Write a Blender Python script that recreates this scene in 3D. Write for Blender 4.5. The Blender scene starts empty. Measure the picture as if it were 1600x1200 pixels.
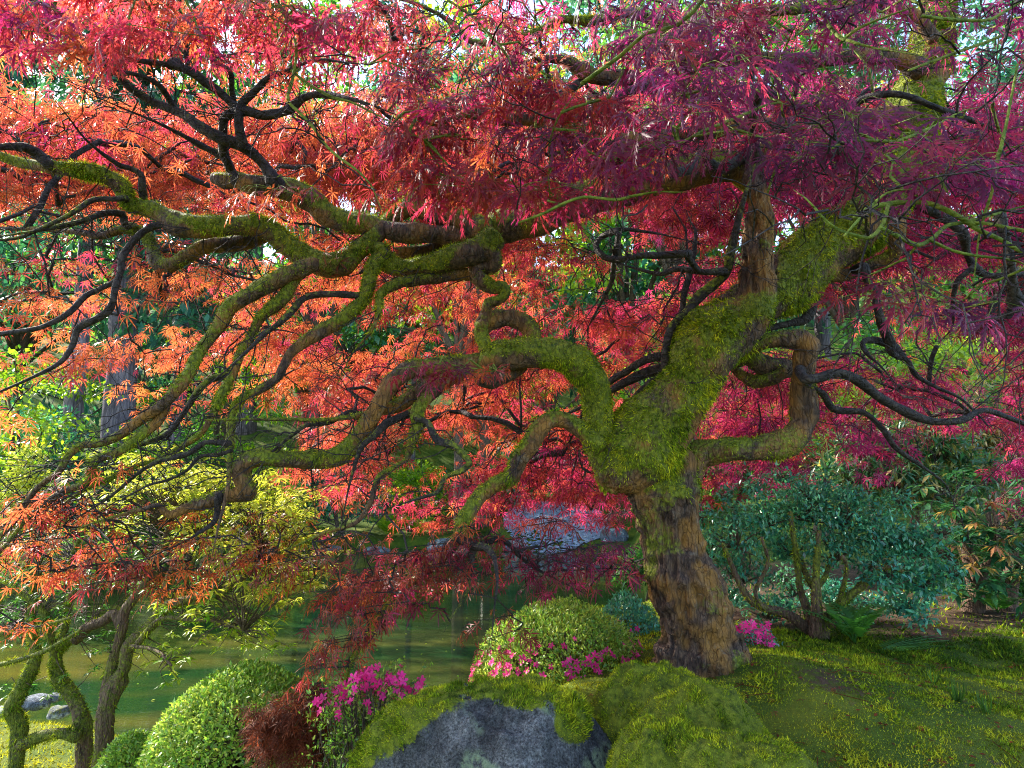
import bpy, math, random
import numpy as np
from mathutils import Vector, Matrix

random.seed(7)
RNG = np.random.default_rng(11)
SC = bpy.context.scene
COL = SC.collection

# ------------------------------------------------------------------ camera, sky, sun, exposure
CAM_Z, PITCH, F = 0.95, math.radians(8.0), 1000.0
cam = bpy.data.cameras.new('camera')
cam.sensor_width = 36.0
cam.lens = 36.0 * F / 1600.0
cam.clip_start, cam.clip_end = 0.02, 400.0
cam_o = bpy.data.objects.new('camera', cam)
cam_o.location = (0, 0, CAM_Z)
cam_o.rotation_euler = (math.radians(90) + PITCH, 0, 0)
COL.objects.link(cam_o)
SC.camera = cam_o

SUN_DIR = Vector((-0.72, 0.42, 0.56)).normalized()      # from the scene towards the sun: behind and to the left
SUN_EL = math.asin(SUN_DIR.z)
SUN_AZ = math.atan2(SUN_DIR.x, SUN_DIR.y)
world = bpy.data.worlds.new('World')
SC.world = world
world.use_nodes = True
wn = world.node_tree
wn.nodes.clear()
sky = wn.nodes.new('ShaderNodeTexSky')
sky.sky_type = 'NISHITA'
sky.sun_disc = False
sky.sun_elevation = SUN_EL
sky.sun_rotation = SUN_AZ
bgn = wn.nodes.new('ShaderNodeBackground')
bgn.inputs['Strength'].default_value = 0.15
wout = wn.nodes.new('ShaderNodeOutputWorld')
wn.links.new(sky.outputs['Color'], bgn.inputs['Color'])
wn.links.new(bgn.outputs['Background'], wout.inputs['Surface'])

sun = bpy.data.lights.new('sun', 'SUN')
sun.energy = 3.8
sun.angle = math.radians(0.53)
sun.color = (1.0, 0.93, 0.80)
sun_o = bpy.data.objects.new('sun', sun)
sun_o.rotation_euler = SUN_DIR.to_track_quat('Z', 'Y').to_euler()
COL.objects.link(sun_o)

SC.view_settings.view_transform = 'Standard'
SC.view_settings.look = 'None'
SC.view_settings.exposure = 2.45
SC.view_settings.gamma = 1.0
SC.view_settings.use_curve_mapping = False
SC.cycles.max_bounces = 8
SC.cycles.diffuse_bounces = 4
SC.cycles.transmission_bounces = 6
SC.cycles.use_denoising = True
SC.cycles.denoising_prefilter = 'NONE'
SC.cycles.filter_width = 1.05

# ------------------------------------------------------------------ maths helpers
CP, SP = math.cos(PITCH), math.sin(PITCH)

def at(px, py, Y):
    """World point on the sight line through photo pixel (px, py) at the distance Y into the garden, and metres per pixel there."""
    a, b = (px - 800) / F, (600 - py) / F
    ry = CP - b * SP
    t = Y / ry
    return np.array([a * t, Y, CAM_Z + (SP + b * CP) * t]), t / F

def px_of(p):
    d = np.asarray(p, float) - np.array([0, 0, CAM_Z])
    z = d[..., 1] * CP + d[..., 2] * SP
    u = -d[..., 1] * SP + d[..., 2] * CP
    return 800 + F * d[..., 0] / z, 600 - F * u / z, z

def _hash(i, j, k, s):
    h = (i * 374761393 + j * 668265263 + k * 2147483647 + s * 974711) & 0xFFFFFFFF
    h = ((h ^ (h >> 13)) * 1274126177) & 0xFFFFFFFF
    h = h ^ (h >> 16)
    return (h & 0xFFFF) / 65535.0

def vnoise(p, scale=1.0, seed=0):
    q = np.asarray(p, float) * scale + 1000.0
    i = np.floor(q).astype(np.int64)
    f = q - i
    f = f * f * (3 - 2 * f)
    r = 0
    for dx in (0, 1):
        for dy in (0, 1):
            for dz in (0, 1):
                w = (f[..., 0] if dx else 1 - f[..., 0]) * (f[..., 1] if dy else 1 - f[..., 1]) * (f[..., 2] if dz else 1 - f[..., 2])
                r = r + w * _hash(i[..., 0] + dx, i[..., 1] + dy, i[..., 2] + dz, seed)
    return r * 2 - 1

def fbm(p, scale=1.0, oct=3, seed=0):
    r, a, t = 0, 1.0, 0
    for o in range(oct):
        r = r + a * vnoise(p, scale * 2 ** o, seed + 17 * o)
        t += a
        a *= 0.5
    return r / t

def sstep(a, b, x):
    t = np.clip((x - a) / (b - a), 0, 1)
    return t * t * (3 - 2 * t)

def unit(v):
    return v / np.maximum(np.linalg.norm(v, axis=-1, keepdims=True), 1e-9)

def rand_unit(n):
    return unit(RNG.normal(size=(n, 3)))

# ------------------------------------------------------------------ scene helpers
def tag(o, label=None, cat=None, group=None, kind=None):
    if label: o['label'] = label
    if cat: o['category'] = cat
    if group: o['group'] = group
    if kind: o['kind'] = kind
    return o

def empty(name, loc, label, cat, group=None):
    o = bpy.data.objects.new(name, None)
    o.empty_display_size = 0.1
    o.location = loc
    COL.objects.link(o)
    return tag(o, label, cat, group)

def make_mesh(name, verts, faces, mat=None, tint=None, moss=None, smooth=False):
    """verts (n,3); faces: one (m,k) array or a list of such arrays; tint (n,3) and moss (n,) are point attributes."""
    me = bpy.data.meshes.new(name)
    verts = np.asarray(verts, np.float32)
    if not isinstance(faces, list): faces = [faces]
    faces = [np.asarray(f, np.int32) for f in faces if len(f)]
    me.vertices.add(len(verts))
    me.vertices.foreach_set('co', verts.ravel())
    loops = np.concatenate([f.ravel() for f in faces])
    tot = np.concatenate([np.full(len(f), f.shape[1], np.int32) for f in faces])
    start = np.concatenate([[0], np.cumsum(tot)[:-1]]).astype(np.int32)
    me.loops.add(len(loops))
    me.loops.foreach_set('vertex_index', loops)
    me.polygons.add(len(tot))
    me.polygons.foreach_set('loop_start', start)
    me.polygons.foreach_set('loop_total', tot)
    if smooth: me.polygons.foreach_set('use_smooth', np.ones(len(tot), bool))
    me.update(calc_edges=True)
    if tint is not None:
        a = me.attributes.new('tint', 'FLOAT_COLOR', 'POINT')
        c = np.ones((len(verts), 4), np.float32)
        c[:, :3] = tint
        a.data.foreach_set('color', c.ravel())
    if moss is not None:
        a = me.attributes.new('moss', 'FLOAT', 'POINT')
        a.data.foreach_set('value', np.asarray(moss, np.float32))
    if mat: me.materials.append(mat)
    return me

def link(name, me, parent=None):
    """Links a mesh given in world coordinates; under a parent Empty (unrotated) it keeps its place."""
    o = bpy.data.objects.new(name, me)
    COL.objects.link(o)
    if parent is not None:
        o.parent = parent
        base = parent
        off = Vector((0, 0, 0))
        while base is not None:
            off += base.location
            base = base.parent
        o.location = -off
    return o

class Bag:
    """Collects pieces into one mesh."""
    def __init__(s): s.v, s.f, s.t, s.n, s.m = [], [], [], 0, []
    def add(s, v, f, tint=None, moss=None):
        v = np.asarray(v, float).reshape(-1, 3)
        f = np.asarray(f, np.int64)
        s.v.append(v); s.f.append(f + s.n)
        s.t.append(np.broadcast_to(np.asarray((0.5, 0.5, 0.5) if tint is None else tint, float), (len(v), 3)))
        s.m.append(np.broadcast_to(np.asarray(0.0 if moss is None else moss, float), (len(v),)))
        s.n += len(v)
    def build(s, name, mat, parent=None, smooth=False, kind=None):
        if not s.v: return None
        o = link(name, make_mesh(name, np.concatenate(s.v), s.f, mat, np.concatenate(s.t), np.concatenate(s.m), smooth), parent)
        if kind: o['kind'] = kind
        return o

def place(template, pos, d, n, size):
    """N copies of a leaf template (verts with +Y along the leaf, +Z its upper face; tris)."""
    tv, tf = template
    d = unit(np.asarray(d, float)); x = unit(np.cross(d, n)); n = np.cross(x, d)
    size = np.broadcast_to(np.asarray(size, float), (len(pos),))
    M = np.stack([x, d, n], axis=1)                                   # rows are the local axes
    v = np.einsum('vk,nkj->nvj', tv, M) * size[:, None, None] + pos[:, None, :]
    f = tf[None] + (np.arange(len(pos)) * len(tv))[:, None, None]
    return v.reshape(-1, 3), f.reshape(-1, tf.shape[1])

def per_vert(tint, k):
    return np.repeat(tint, k, axis=0)

def catmull(pts, step):
    pts = np.asarray(pts, float)
    if len(pts) < 3:
        n = max(2, int(np.linalg.norm(pts[1, :3] - pts[0, :3]) / step) + 1)
        return pts[0] + (pts[1] - pts[0]) * np.linspace(0, 1, n)[:, None]
    p = np.vstack([2 * pts[0] - pts[1], pts, 2 * pts[-1] - pts[-2]])
    out = []
    for i in range(1, len(p) - 2):
        n = max(2, int(np.linalg.norm(p[i + 1, :3] - p[i, :3]) / step) + 1)
        t = np.linspace(0, 1, n, endpoint=False)[:, None]
        a, b, c, d = p[i - 1], p[i], p[i + 1], p[i + 2]
        out.append(0.5 * ((2 * b) + (c - a) * t + (2 * a - 5 * b + 4 * c - d) * t ** 2 + (3 * b - a - 3 * c + d) * t ** 3))
    out.append(pts[-1:])
    r = np.vstack(out)
    r[:, 3] = np.maximum(r[:, 3], 0.0008)
    return r

def tube(pts, sides=8, cap=True):
    """pts (n,4): xyz and radius. Returns verts and a list [quads, tris]."""
    c, r = pts[:, :3], pts[:, 3]
    n = len(c)
    tan = unit(np.gradient(c, axis=0))
    up = np.array([0.0, 0, 1]) if abs(tan[0, 2]) < 0.9 else np.array([1.0, 0, 0])
    u = np.zeros_like(c)
    a = unit(np.cross(tan[0], np.cross(up, tan[0])))
    for i in range(n):
        a = a - tan[i] * np.dot(a, tan[i])
        a = a / max(np.linalg.norm(a), 1e-9)
        u[i] = a
    w = np.cross(tan, u)
    ang = np.arange(sides) * 2 * math.pi / sides
    ring = u[:, None, :] * np.cos(ang)[None, :, None] + w[:, None, :] * np.sin(ang)[None, :, None]
    v = (c[:, None, :] + ring * r[:, None, None]).reshape(-1, 3)
    i = np.arange(n - 1)[:, None] * sides
    k = np.arange(sides)[None, :]
    k2 = (k + 1) % sides
    q = np.stack([i + k, i + k2, i + sides + k2, i + sides + k], axis=-1).reshape(-1, 4)
    v = np.vstack([v, c[0] - tan[0] * r[0] * 0.5, c[-1] + tan[-1] * r[-1] * 0.8])
    b, e = len(v) - 2, len(v) - 1
    kk = np.arange(sides)
    t = np.vstack([np.stack([np.full(sides, b), (kk + 1) % sides, kk], 1), np.stack([np.full(sides, e), (n - 1) * sides + kk, (n - 1) * sides + (kk + 1) % sides], 1)])
    return v, q, t, ring.reshape(-1, 3)

def tri_of(q):
    return np.concatenate([q[:, [0, 1, 2]], q[:, [0, 2, 3]]])

# ------------------------------------------------------------------ materials
def new_mat(name):
    m = bpy.data.materials.new(name)
    m.use_nodes = True
    nt = m.node_tree
    nt.nodes.clear()
    return m, nt, nt.nodes.new('ShaderNodeOutputMaterial')

def N(nt, t, **kw):
    n = nt.nodes.new(t)
    for k, v in kw.items():
        if k in n.inputs: n.inputs[k].default_value = v
        else: setattr(n, k, v)
    return n

def mixc(nt, fac, a, b, mode='MIX'):
    n = nt.nodes.new('ShaderNodeMix')
    n.data_type = 'RGBA'; n.blend_type = mode
    for key, val in ((0, fac), (6, a), (7, b)):
        if hasattr(val, 'is_output'): nt.links.new(val, n.inputs[key])
        elif key == 0: n.inputs[0].default_value = val
        else: n.inputs[key].default_value = (*val, 1)
    return n.outputs[2]

def math_n(nt, op, a, b=None):
    n = nt.nodes.new('ShaderNodeMath'); n.operation = op
    for i, val in enumerate((a, b)):
        if val is None: continue
        if hasattr(val, 'is_output'): nt.links.new(val, n.inputs[i])
        else: n.inputs[i].default_value = val
    return n.outputs[0]

def ramp(nt, fac, stops):
    n = nt.nodes.new('ShaderNodeValToRGB')
    cr = n.color_ramp
    while len(cr.elements) > 1: cr.elements.remove(cr.elements[-1])
    for i, (p, c) in enumerate(stops):
        e = cr.elements[0] if i == 0 else cr.elements.new(p)
        e.position = p; e.color = (*c, 1)
    nt.links.new(fac, n.inputs[0])
    return n.outputs[0]

def noise_n(nt, scale, detail=4, rough=0.55, vec=None):
    n = N(nt, 'ShaderNodeTexNoise', Scale=scale, Detail=detail, Roughness=rough)
    if vec is not None: nt.links.new(vec, n.inputs['Vector'])
    return n

def leaf_mat(name, refl, trans, mix=0.5, rough=0.45, spec=0.4):
    """Thin leaf: what it reflects and what it lets through, each a ramp over the leaf's own pigment (tint red); tint green varies its depth."""
    m, nt, out = new_mat(name)
    at_ = N(nt, 'ShaderNodeAttribute', attribute_name='tint')
    sep = nt.nodes.new('ShaderNodeSeparateColor')
    nt.links.new(at_.outputs['Color'], sep.inputs[0])
    k = len(refl) - 1
    cr = ramp(nt, sep.outputs[0], [(i / k, c) for i, c in enumerate(refl)])
    k = len(trans) - 1
    ct = ramp(nt, sep.outputs[0], [(i / k, c) for i, c in enumerate(trans)])
    val = math_n(nt, 'MULTIPLY_ADD', sep.outputs[1], 1.3)
    val.node.inputs[2].default_value = 0.35
    hs = []
    for c in (cr, ct):
        h = N(nt, 'ShaderNodeHueSaturation')
        nt.links.new(c, h.inputs['Color']); nt.links.new(val, h.inputs['Value'])
        hs.append(h.outputs[0])
    b = N(nt, 'ShaderNodeBsdfPrincipled', Roughness=rough)
    b.inputs['Specular IOR Level'].default_value = spec
    nt.links.new(hs[0], b.inputs['Base Color'])
    t = N(nt, 'ShaderNodeBsdfTranslucent')
    nt.links.new(hs[1], t.inputs['Color'])
    mx = N(nt, 'ShaderNodeMixShader'); mx.inputs[0].default_value = mix
    nt.links.new(b.outputs[0], mx.inputs[1]); nt.links.new(t.outputs[0], mx.inputs[2])
    nt.links.new(mx.outputs[0], out.inputs[0])
    return m

def wood_mat(name, dark, mid, light, moss_a, moss_b, stretch=(9, 9, 2.2), scale=6.0, patch=None, lichen=0.0):
    """Bark with furrows; the moss attribute carries where moss grows on it."""
    m, nt, out = new_mat(name)
    tc = N(nt, 'ShaderNodeTexCoord')
    mp = N(nt, 'ShaderNodeMapping'); mp.inputs['Scale'].default_value = stretch
    nt.links.new(tc.outputs['Object'], mp.inputs['Vector'])
    n1 = noise_n(nt, scale, 6, 0.65, mp.outputs[0])
    n2 = noise_n(nt, 7, 3, 0.5, tc.outputs['Object'])
    n3 = noise_n(nt, 60, 4, 0.6, tc.outputs['Object'])
    col = ramp(nt, n1.outputs[0], [(0.3, dark), (0.5, mid), (0.72, light)])
    if patch:
        col = mixc(nt, ramp(nt, n2.outputs[0], [(0.45, (0, 0, 0)), (0.62, (0.8, 0.8, 0.8))]), col, patch)
    if lichen:
        n5 = noise_n(nt, 23, 3, 0.6, tc.outputs['Object'])
        col = mixc(nt, ramp(nt, n5.outputs[0], [(0.6, (0, 0, 0)), (0.66, (lichen,) * 3)]), col, (0.30, 0.33, 0.28))
    wv = N(nt, 'ShaderNodeMapping'); wv.inputs['Scale'].default_value = tuple(q * 0.36 for q in stretch)
    wob_ = N(nt, 'ShaderNodeVectorMath', operation='MULTIPLY_ADD')
    nt.links.new(n2.outputs[1], wob_.inputs[0]); wob_.inputs[1].default_value = (0.06, 0.06, 0.06)
    nt.links.new(tc.outputs['Object'], wob_.inputs[2]); nt.links.new(wob_.outputs[0], wv.inputs['Vector'])
    vo = N(nt, 'ShaderNodeTexVoronoi', Scale=scale * 2.6); vo.feature = 'DISTANCE_TO_EDGE'
    nt.links.new(wv.outputs[0], vo.inputs['Vector'])
    crack = ramp(nt, vo.outputs[0], [(0.0, (1, 1, 1)), (0.13, (0, 0, 0))])
    col = mixc(nt, math_n(nt, 'MULTIPLY', crack, 0.35), col, tuple(q * 0.5 for q in dark))
    ma = N(nt, 'ShaderNodeAttribute', attribute_name='moss')
    edge = math_n(nt, 'ADD', ma.outputs['Fac'], math_n(nt, 'MULTIPLY_ADD', n3.outputs[0], 0.8))
    edge.node.inputs[1].links[0].from_node.inputs[2].default_value = -0.4
    mf = ramp(nt, edge, [(0.32, (0, 0, 0)), (0.6, (1, 1, 1))])
    mcol = ramp(nt, n3.outputs[0], [(0.3, moss_a), (0.7, moss_b)])
    col = mixc(nt, mf, col, mcol)
    b = N(nt, 'ShaderNodeBsdfPrincipled', Roughness=0.8)
    b.inputs['Specular IOR Level'].default_value = 0.3
    nt.links.new(col, b.inputs['Base Color'])
    hsum = math_n(nt, 'ADD', n1.outputs[0], math_n(nt, 'MULTIPLY', n3.outputs[0], 0.5))
    hsum = math_n(nt, 'SUBTRACT', hsum, math_n(nt, 'MULTIPLY', crack, 0.3))
    bp = N(nt, 'ShaderNodeBump', Strength=1.0, Distance=0.016)
    nt.links.new(hsum, bp.inputs['Height']); nt.links.new(bp.outputs[0], b.inputs['Normal'])
    nt.links.new(b.outputs[0], out.inputs[0])
    return m

MOSS_A, MOSS_B = (0.022, 0.042, 0.004), (0.20, 0.225, 0.014)  # dark end puts the shade between fronds into the moss colour
M = {}
M['bark'] = wood_mat('maple_bark', (0.012, 0.007, 0.006), (0.065, 0.038, 0.026), (0.17, 0.105, 0.060), MOSS_A, MOSS_B, patch=(0.26, 0.125, 0.022), lichen=0.12)  # ochre patch: stained bark, with golden sunlight put into the colour
M['branch'] = wood_mat('maple_branch_bark', (0.008, 0.007, 0.008), (0.028, 0.022, 0.020), (0.070, 0.056, 0.044), MOSS_A, MOSS_B, stretch=(5, 5, 5))
M['green_twig'] = wood_mat('young_green_bark', (0.05, 0.085, 0.010), (0.13, 0.18, 0.018), (0.22, 0.24, 0.04), MOSS_A, MOSS_B, stretch=(4, 4, 4))
M['pieris_bark'] = wood_mat('shaggy_mossy_bark', (0.03, 0.018, 0.012), (0.10, 0.058, 0.036), (0.20, 0.12, 0.08), MOSS_A, (0.19, 0.20, 0.02), stretch=(10, 10, 1.2), scale=7)
M['fir_bark'] = wood_mat('furrowed_fir_bark', (0.035, 0.028, 0.036), (0.115, 0.095, 0.115), (0.26, 0.21, 0.23), MOSS_A, MOSS_B, stretch=(6, 6, 0.7), scale=3)
M['shrub_bark'] = wood_mat('shrub_bark', (0.03, 0.022, 0.016), (0.095, 0.066, 0.042), (0.17, 0.12, 0.075), MOSS_A, MOSS_B, stretch=(8, 8, 2))
M['moss'] = leaf_mat('moss_fronds', [(0.030, 0.075, 0.006), (0.21, 0.29, 0.010), (0.50, 0.47, 0.020)], [(0.03, 0.07, 0.004), (0.17, 0.21, 0.010), (0.40, 0.36, 0.02)], 0.3, 0.9, 0.1)
M['maple_leaf'] = leaf_mat('laceleaf', [(0.17, 0.040, 0.014), (0.125, 0.015, 0.018), (0.090, 0.008, 0.034), (0.056, 0.008, 0.044)], [(0.64, 0.155, 0.045), (0.56, 0.065, 0.050), (0.48, 0.028, 0.10), (0.34, 0.022, 0.13)], 0.54, 0.42, 0.32)
M['brown_leaf'] = leaf_mat('brownish_laceleaf', [(0.17, 0.038, 0.014), (0.045, 0.014, 0.008)], [(0.30, 0.06, 0.02), (0.16, 0.04, 0.015)], 0.45, 0.6, 0.12)
M['lime_leaf'] = leaf_mat('lime_leaf', [(0.085, 0.21, 0.010), (0.20, 0.30, 0.014), (0.44, 0.45, 0.06)], [(0.18, 0.46, 0.012), (0.46, 0.58, 0.02), (0.74, 0.70, 0.09)], 0.5, 0.4, 0.5)
M['green_leaf'] = leaf_mat('green_leaf', [(0.030, 0.10, 0.022), (0.055, 0.16, 0.022), (0.11, 0.22, 0.03)], [(0.06, 0.26, 0.03), (0.13, 0.40, 0.03), (0.24, 0.46, 0.04)], 0.45, 0.4, 0.5)
M['teal_leaf'] = leaf_mat('bluish_green_leaf', [(0.014, 0.115, 0.090), (0.036, 0.20, 0.125), (0.11, 0.32, 0.15)], [(0.03, 0.22, 0.12), (0.07, 0.34, 0.12), (0.15, 0.42, 0.10)], 0.38, 0.30, 0.7)
M['needle'] = leaf_mat('conifer_needles', [(0.014, 0.075, 0.050), (0.025, 0.11, 0.055), (0.06, 0.16, 0.05)], [(0.02, 0.14, 0.06), (0.04, 0.20, 0.06), (0.10, 0.26, 0.05)], 0.35)
M['azalea_leaf'] = leaf_mat('azalea_leaf', [(0.030, 0.13, 0.014), (0.12, 0.27, 0.022), (0.40, 0.46, 0.06)], [(0.12, 0.34, 0.03), (0.28, 0.48, 0.04), (0.50, 0.54, 0.08)], 0.42, 0.4, 0.5)
M['rhodo_leaf'] = leaf_mat('rhododendron_leaf', [(0.016, 0.085, 0.038), (0.045, 0.15, 0.05), (0.34, 0.22, 0.05), (0.38, 0.13, 0.06)], [(0.03, 0.19, 0.05), (0.09, 0.30, 0.06), (0.50, 0.36, 0.06), (0.5, 0.2, 0.07)], 0.35, 0.35, 0.6)
M['petal'] = leaf_mat('pink_petal', [(0.62, 0.012, 0.16), (0.72, 0.030, 0.24)], [(0.8, 0.03, 0.22), (0.85, 0.06, 0.32)], 0.4, 0.5, 0.3)
M['grass'] = leaf_mat('grass_blades', [(0.030, 0.085, 0.010), (0.075, 0.15, 0.014), (0.15, 0.20, 0.02)], [(0.06, 0.18, 0.01), (0.14, 0.28, 0.02), (0.26, 0.34, 0.03)], 0.35, 0.6, 0.3)

def ground_mat():
    m, nt, out = new_mat('mossy_ground')
    tc = N(nt, 'ShaderNodeTexCoord')
    a = noise_n(nt, 2.2, 5, 0.6, tc.outputs['Object'])
    b_ = noise_n(nt, 22, 5, 0.65, tc.outputs['Object'])
    c = noise_n(nt, 140, 3, 0.6, tc.outputs['Object'])
    col = ramp(nt, a.outputs[0], [(0.3, (0.018, 0.045, 0.005)), (0.5, (0.055, 0.085, 0.007)), (0.7, (0.11, 0.12, 0.010))])
    at_ = N(nt, 'ShaderNodeAttribute', attribute_name='moss')      # here: bare soil
    soil = ramp(nt, b_.outputs[0], [(0.3, (0.020, 0.012, 0.007)), (0.7, (0.085, 0.052, 0.030))])
    e = math_n(nt, 'ADD', at_.outputs['Fac'], math_n(nt, 'MULTIPLY_ADD', b_.outputs[0], 1.2))
    e.node.inputs[1].links[0].from_node.inputs[2].default_value = -0.6
    col = mixc(nt, ramp(nt, e, [(0.4, (0, 0, 0)), (0.62, (1, 1, 1))]), col, soil)
    b = N(nt, 'ShaderNodeBsdfPrincipled', Roughness=0.95)
    b.inputs['Specular IOR Level'].default_value = 0.15
    nt.links.new(col, b.inputs['Base Color'])
    bp = N(nt, 'ShaderNodeBump', Strength=0.8, Distance=0.02)
    nt.links.new(math_n(nt, 'ADD', b_.outputs[0], math_n(nt, 'MULTIPLY', c.outputs[0], 0.4)), bp.inputs['Height'])
    nt.links.new(bp.outputs[0], b.inputs['Normal'])
    nt.links.new(b.outputs[0], out.inputs[0])
    return m
M['ground'] = ground_mat()

def rock_mat(name, c0, c1, c2, lich):
    m, nt, out = new_mat(name)
    tc = N(nt, 'ShaderNodeTexCoord')
    n1 = noise_n(nt, 7, 7, 0.68, tc.outputs['Object'])
    n2 = noise_n(nt, 45, 5, 0.7, tc.outputs['Object'])
    n3 = noise_n(nt, 5.5, 2, 0.5, tc.outputs['Object'])
    v = N(nt, 'ShaderNodeTexVoronoi', Scale=30)
    nt.links.new(tc.outputs['Object'], v.inputs['Vector'])
    col = ramp(nt, n1.outputs[0], [(0.32, c0), (0.52, c1), (0.72, c2)])
    col = mixc(nt, ramp(nt, n2.outputs[0], [(0.35, (0.55, 0.55, 0.55)), (0.55, (0, 0, 0))]), col, (0.02, 0.02, 0.022))
    n4 = noise_n(nt, 170, 4, 0.7, tc.outputs['Object'])
    col = mixc(nt, 0.9, col, ramp(nt, n4.outputs[0], [(0.36, (0.28, 0.28, 0.29)), (0.5, (1, 1, 1)), (0.66, (1.9, 1.9, 1.85))]), 'MULTIPLY')
    lf = math_n(nt, 'MULTIPLY', ramp(nt, n3.outputs[0], [(0.56, (0, 0, 0)), (0.62, (1, 1, 1))]), ramp(nt, n2.outputs[0], [(0.42, (0, 0, 0)), (0.56, (1, 1, 1))]))
    col = mixc(nt, lf, col, lich)
    ma = N(nt, 'ShaderNodeAttribute', attribute_name='moss')
    e = math_n(nt, 'ADD', ma.outputs['Fac'], math_n(nt, 'MULTIPLY_ADD', n2.outputs[0], 0.9))
    e.node.inputs[1].links[0].from_node.inputs[2].default_value = -0.45
    col = mixc(nt, ramp(nt, e, [(0.4, (0, 0, 0)), (0.6, (1, 1, 1))]), col, ramp(nt, n2.outputs[0], [(0.3, MOSS_A), (0.7, MOSS_B)]))
    b = N(nt, 'ShaderNodeBsdfPrincipled', Roughness=0.85)
    b.inputs['Specular IOR Level'].default_value = 0.2
    nt.links.new(col, b.inputs['Base Color'])
    bp = N(nt, 'ShaderNodeBump', Strength=1.0, Distance=0.03)
    nt.links.new(math_n(nt, 'ADD', n1.outputs[0], math_n(nt, 'ADD', math_n(nt, 'MULTIPLY', n2.outputs[0], 0.5), math_n(nt, 'MULTIPLY', n4.outputs[0], 0.25))), bp.inputs['Height'])
    nt.links.new(bp.outputs[0], b.inputs['Normal'])
    nt.links.new(b.outputs[0], out.inputs[0])
    return m
M['boulder'] = rock_mat('boulder_stone', (0.016, 0.0165, 0.017), (0.088, 0.089, 0.09), (0.25, 0.25, 0.245), (0.16, 0.20, 0.12))
M['bank_stone'] = rock_mat('bank_stone', (0.05, 0.06, 0.075), (0.12, 0.14, 0.175), (0.24, 0.27, 0.31), (0.42, 0.46, 0.42))
M['gravel'] = rock_mat('blue_gravel', (0.14, 0.17, 0.25), (0.27, 0.31, 0.42), (0.42, 0.46, 0.56), (0.4, 0.42, 0.45))

def water_mat():
    m, nt, out = new_mat('pond_water')
    tc = N(nt, 'ShaderNodeTexCoord')
    mp = N(nt, 'ShaderNodeMapping'); mp.inputs['Scale'].default_value = (0.7, 2.6, 1)
    nt.links.new(tc.outputs['Object'], mp.inputs['Vector'])
    n1 = noise_n(nt, 5, 3, 0.5, mp.outputs[0])
    n2 = noise_n(nt, 0.45, 3, 0.5, mp.outputs[0])
    col = ramp(nt, n2.outputs[0], [(0.42, (0.008, 0.026, 0.007)), (0.76, (0.088, 0.072, 0.012))])  # gold bands put sun patches and reflections into the water's colour
    b = N(nt, 'ShaderNodeBsdfPrincipled', Roughness=0.05, IOR=1.33)
    nt.links.new(col, b.inputs['Base Color'])
    b.inputs['Specular IOR Level'].default_value = 0.6
    bp = N(nt, 'ShaderNodeBump', Strength=0.05, Distance=0.04)
    nt.links.new(n1.outputs[0], bp.inputs['Height']); nt.links.new(bp.outputs[0], b.inputs['Normal'])
    nt.links.new(b.outputs[0], out.inputs[0])
    return m
M['water'] = water_mat()
# ------------------------------------------------------------------ terrain and water
WATER_Z = -1.0
POND = np.array([(-22, 6.0), (-5.2, 5.6), (-3.9, 5.35), (-2.9, 5.2), (-2.2, 4.9), (-1, 4.8), (0.3, 5.1), (1.2, 6.0), (1.7, 8), (2.4, 12), (2.2, 15.5), (0.5, 16.6), (-3, 17.0), (-8, 17.6), (-24, 19)], float)

def pond_sd(x, y):
    """Signed distance to the pond's edge, negative in the water."""
    x = np.asarray(x, float); y = np.asarray(y, float)
    d = np.full(x.shape, 1e9); inside = np.zeros(x.shape, bool)
    n = len(POND)
    for i in range(n):
        a, b = POND[i], POND[(i + 1) % n]
        e = b - a
        t = np.clip(((x - a[0]) * e[0] + (y - a[1]) * e[1]) / (e @ e), 0, 1)
        d = np.minimum(d, np.hypot(x - a[0] - t * e[0], y - a[1] - t * e[1]))
        c = ((a[1] > y) != (b[1] > y)) & (x < (b[0] - a[0]) * (y - a[1]) / (b[1] - a[1] + 1e-12) + a[0])
        inside ^= c
    return np.where(inside, -d, d)

def H(x, y):
    """Height of the ground."""
    x = np.asarray(x, float); y = np.asarray(y, float)
    p = np.stack([x, y, np.zeros_like(x)], -1)
    left = sstep(np.interp(y, [1.9, 2.5], [-0.1, 0.28]), np.interp(y, [1.9, 2.5], [-1.5, -0.75]), x)
    z = 0.10 * (1 - left) - 0.72 * left
    z = z - 0.10 * sstep(3.2, 6.0, y) * (1 - left)
    z = z + 0.09 * np.exp(-(((x - 0.95) / 0.55) ** 2 + ((y - 2.75) / 0.5) ** 2))
    z = z + 0.07 * np.exp(-(((x - 1.15) / 0.6) ** 2 + ((y - 2.35) / 0.35) ** 2))
    near = sstep(9, 5, np.hypot(x, y))
    z = z + near * (0.035 * fbm(p, 1.7, 3, 3) + 0.010 * fbm(p, 9, 3, 5))
    z = z + (1 - near) * 0.18 * fbm(p, 0.35, 3, 8)
    far = sstep(17.0, 24, y) * sstep(40, 15, np.abs(x) * 0.4)
    z = z + 0.47 * np.maximum(0, y - 18.5) * sstep(18.5, 26, y) + 0.06 * np.maximum(0, np.abs(x) - 5) * sstep(5, 9, y)
    z = np.where(y > 15, np.maximum(z, -0.75), z)
    z = np.where((y > 14) & (x < 4), np.minimum(z, -0.72 + np.maximum(0, y - 16.5) * 0.20 + np.maximum(0, y - 21) * .3), z)
    sd = pond_sd(x, y)
    k = sstep(-0.5, 0.75, sd)
    return (WATER_Z - 0.45) * (1 - k) + z * k

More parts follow.
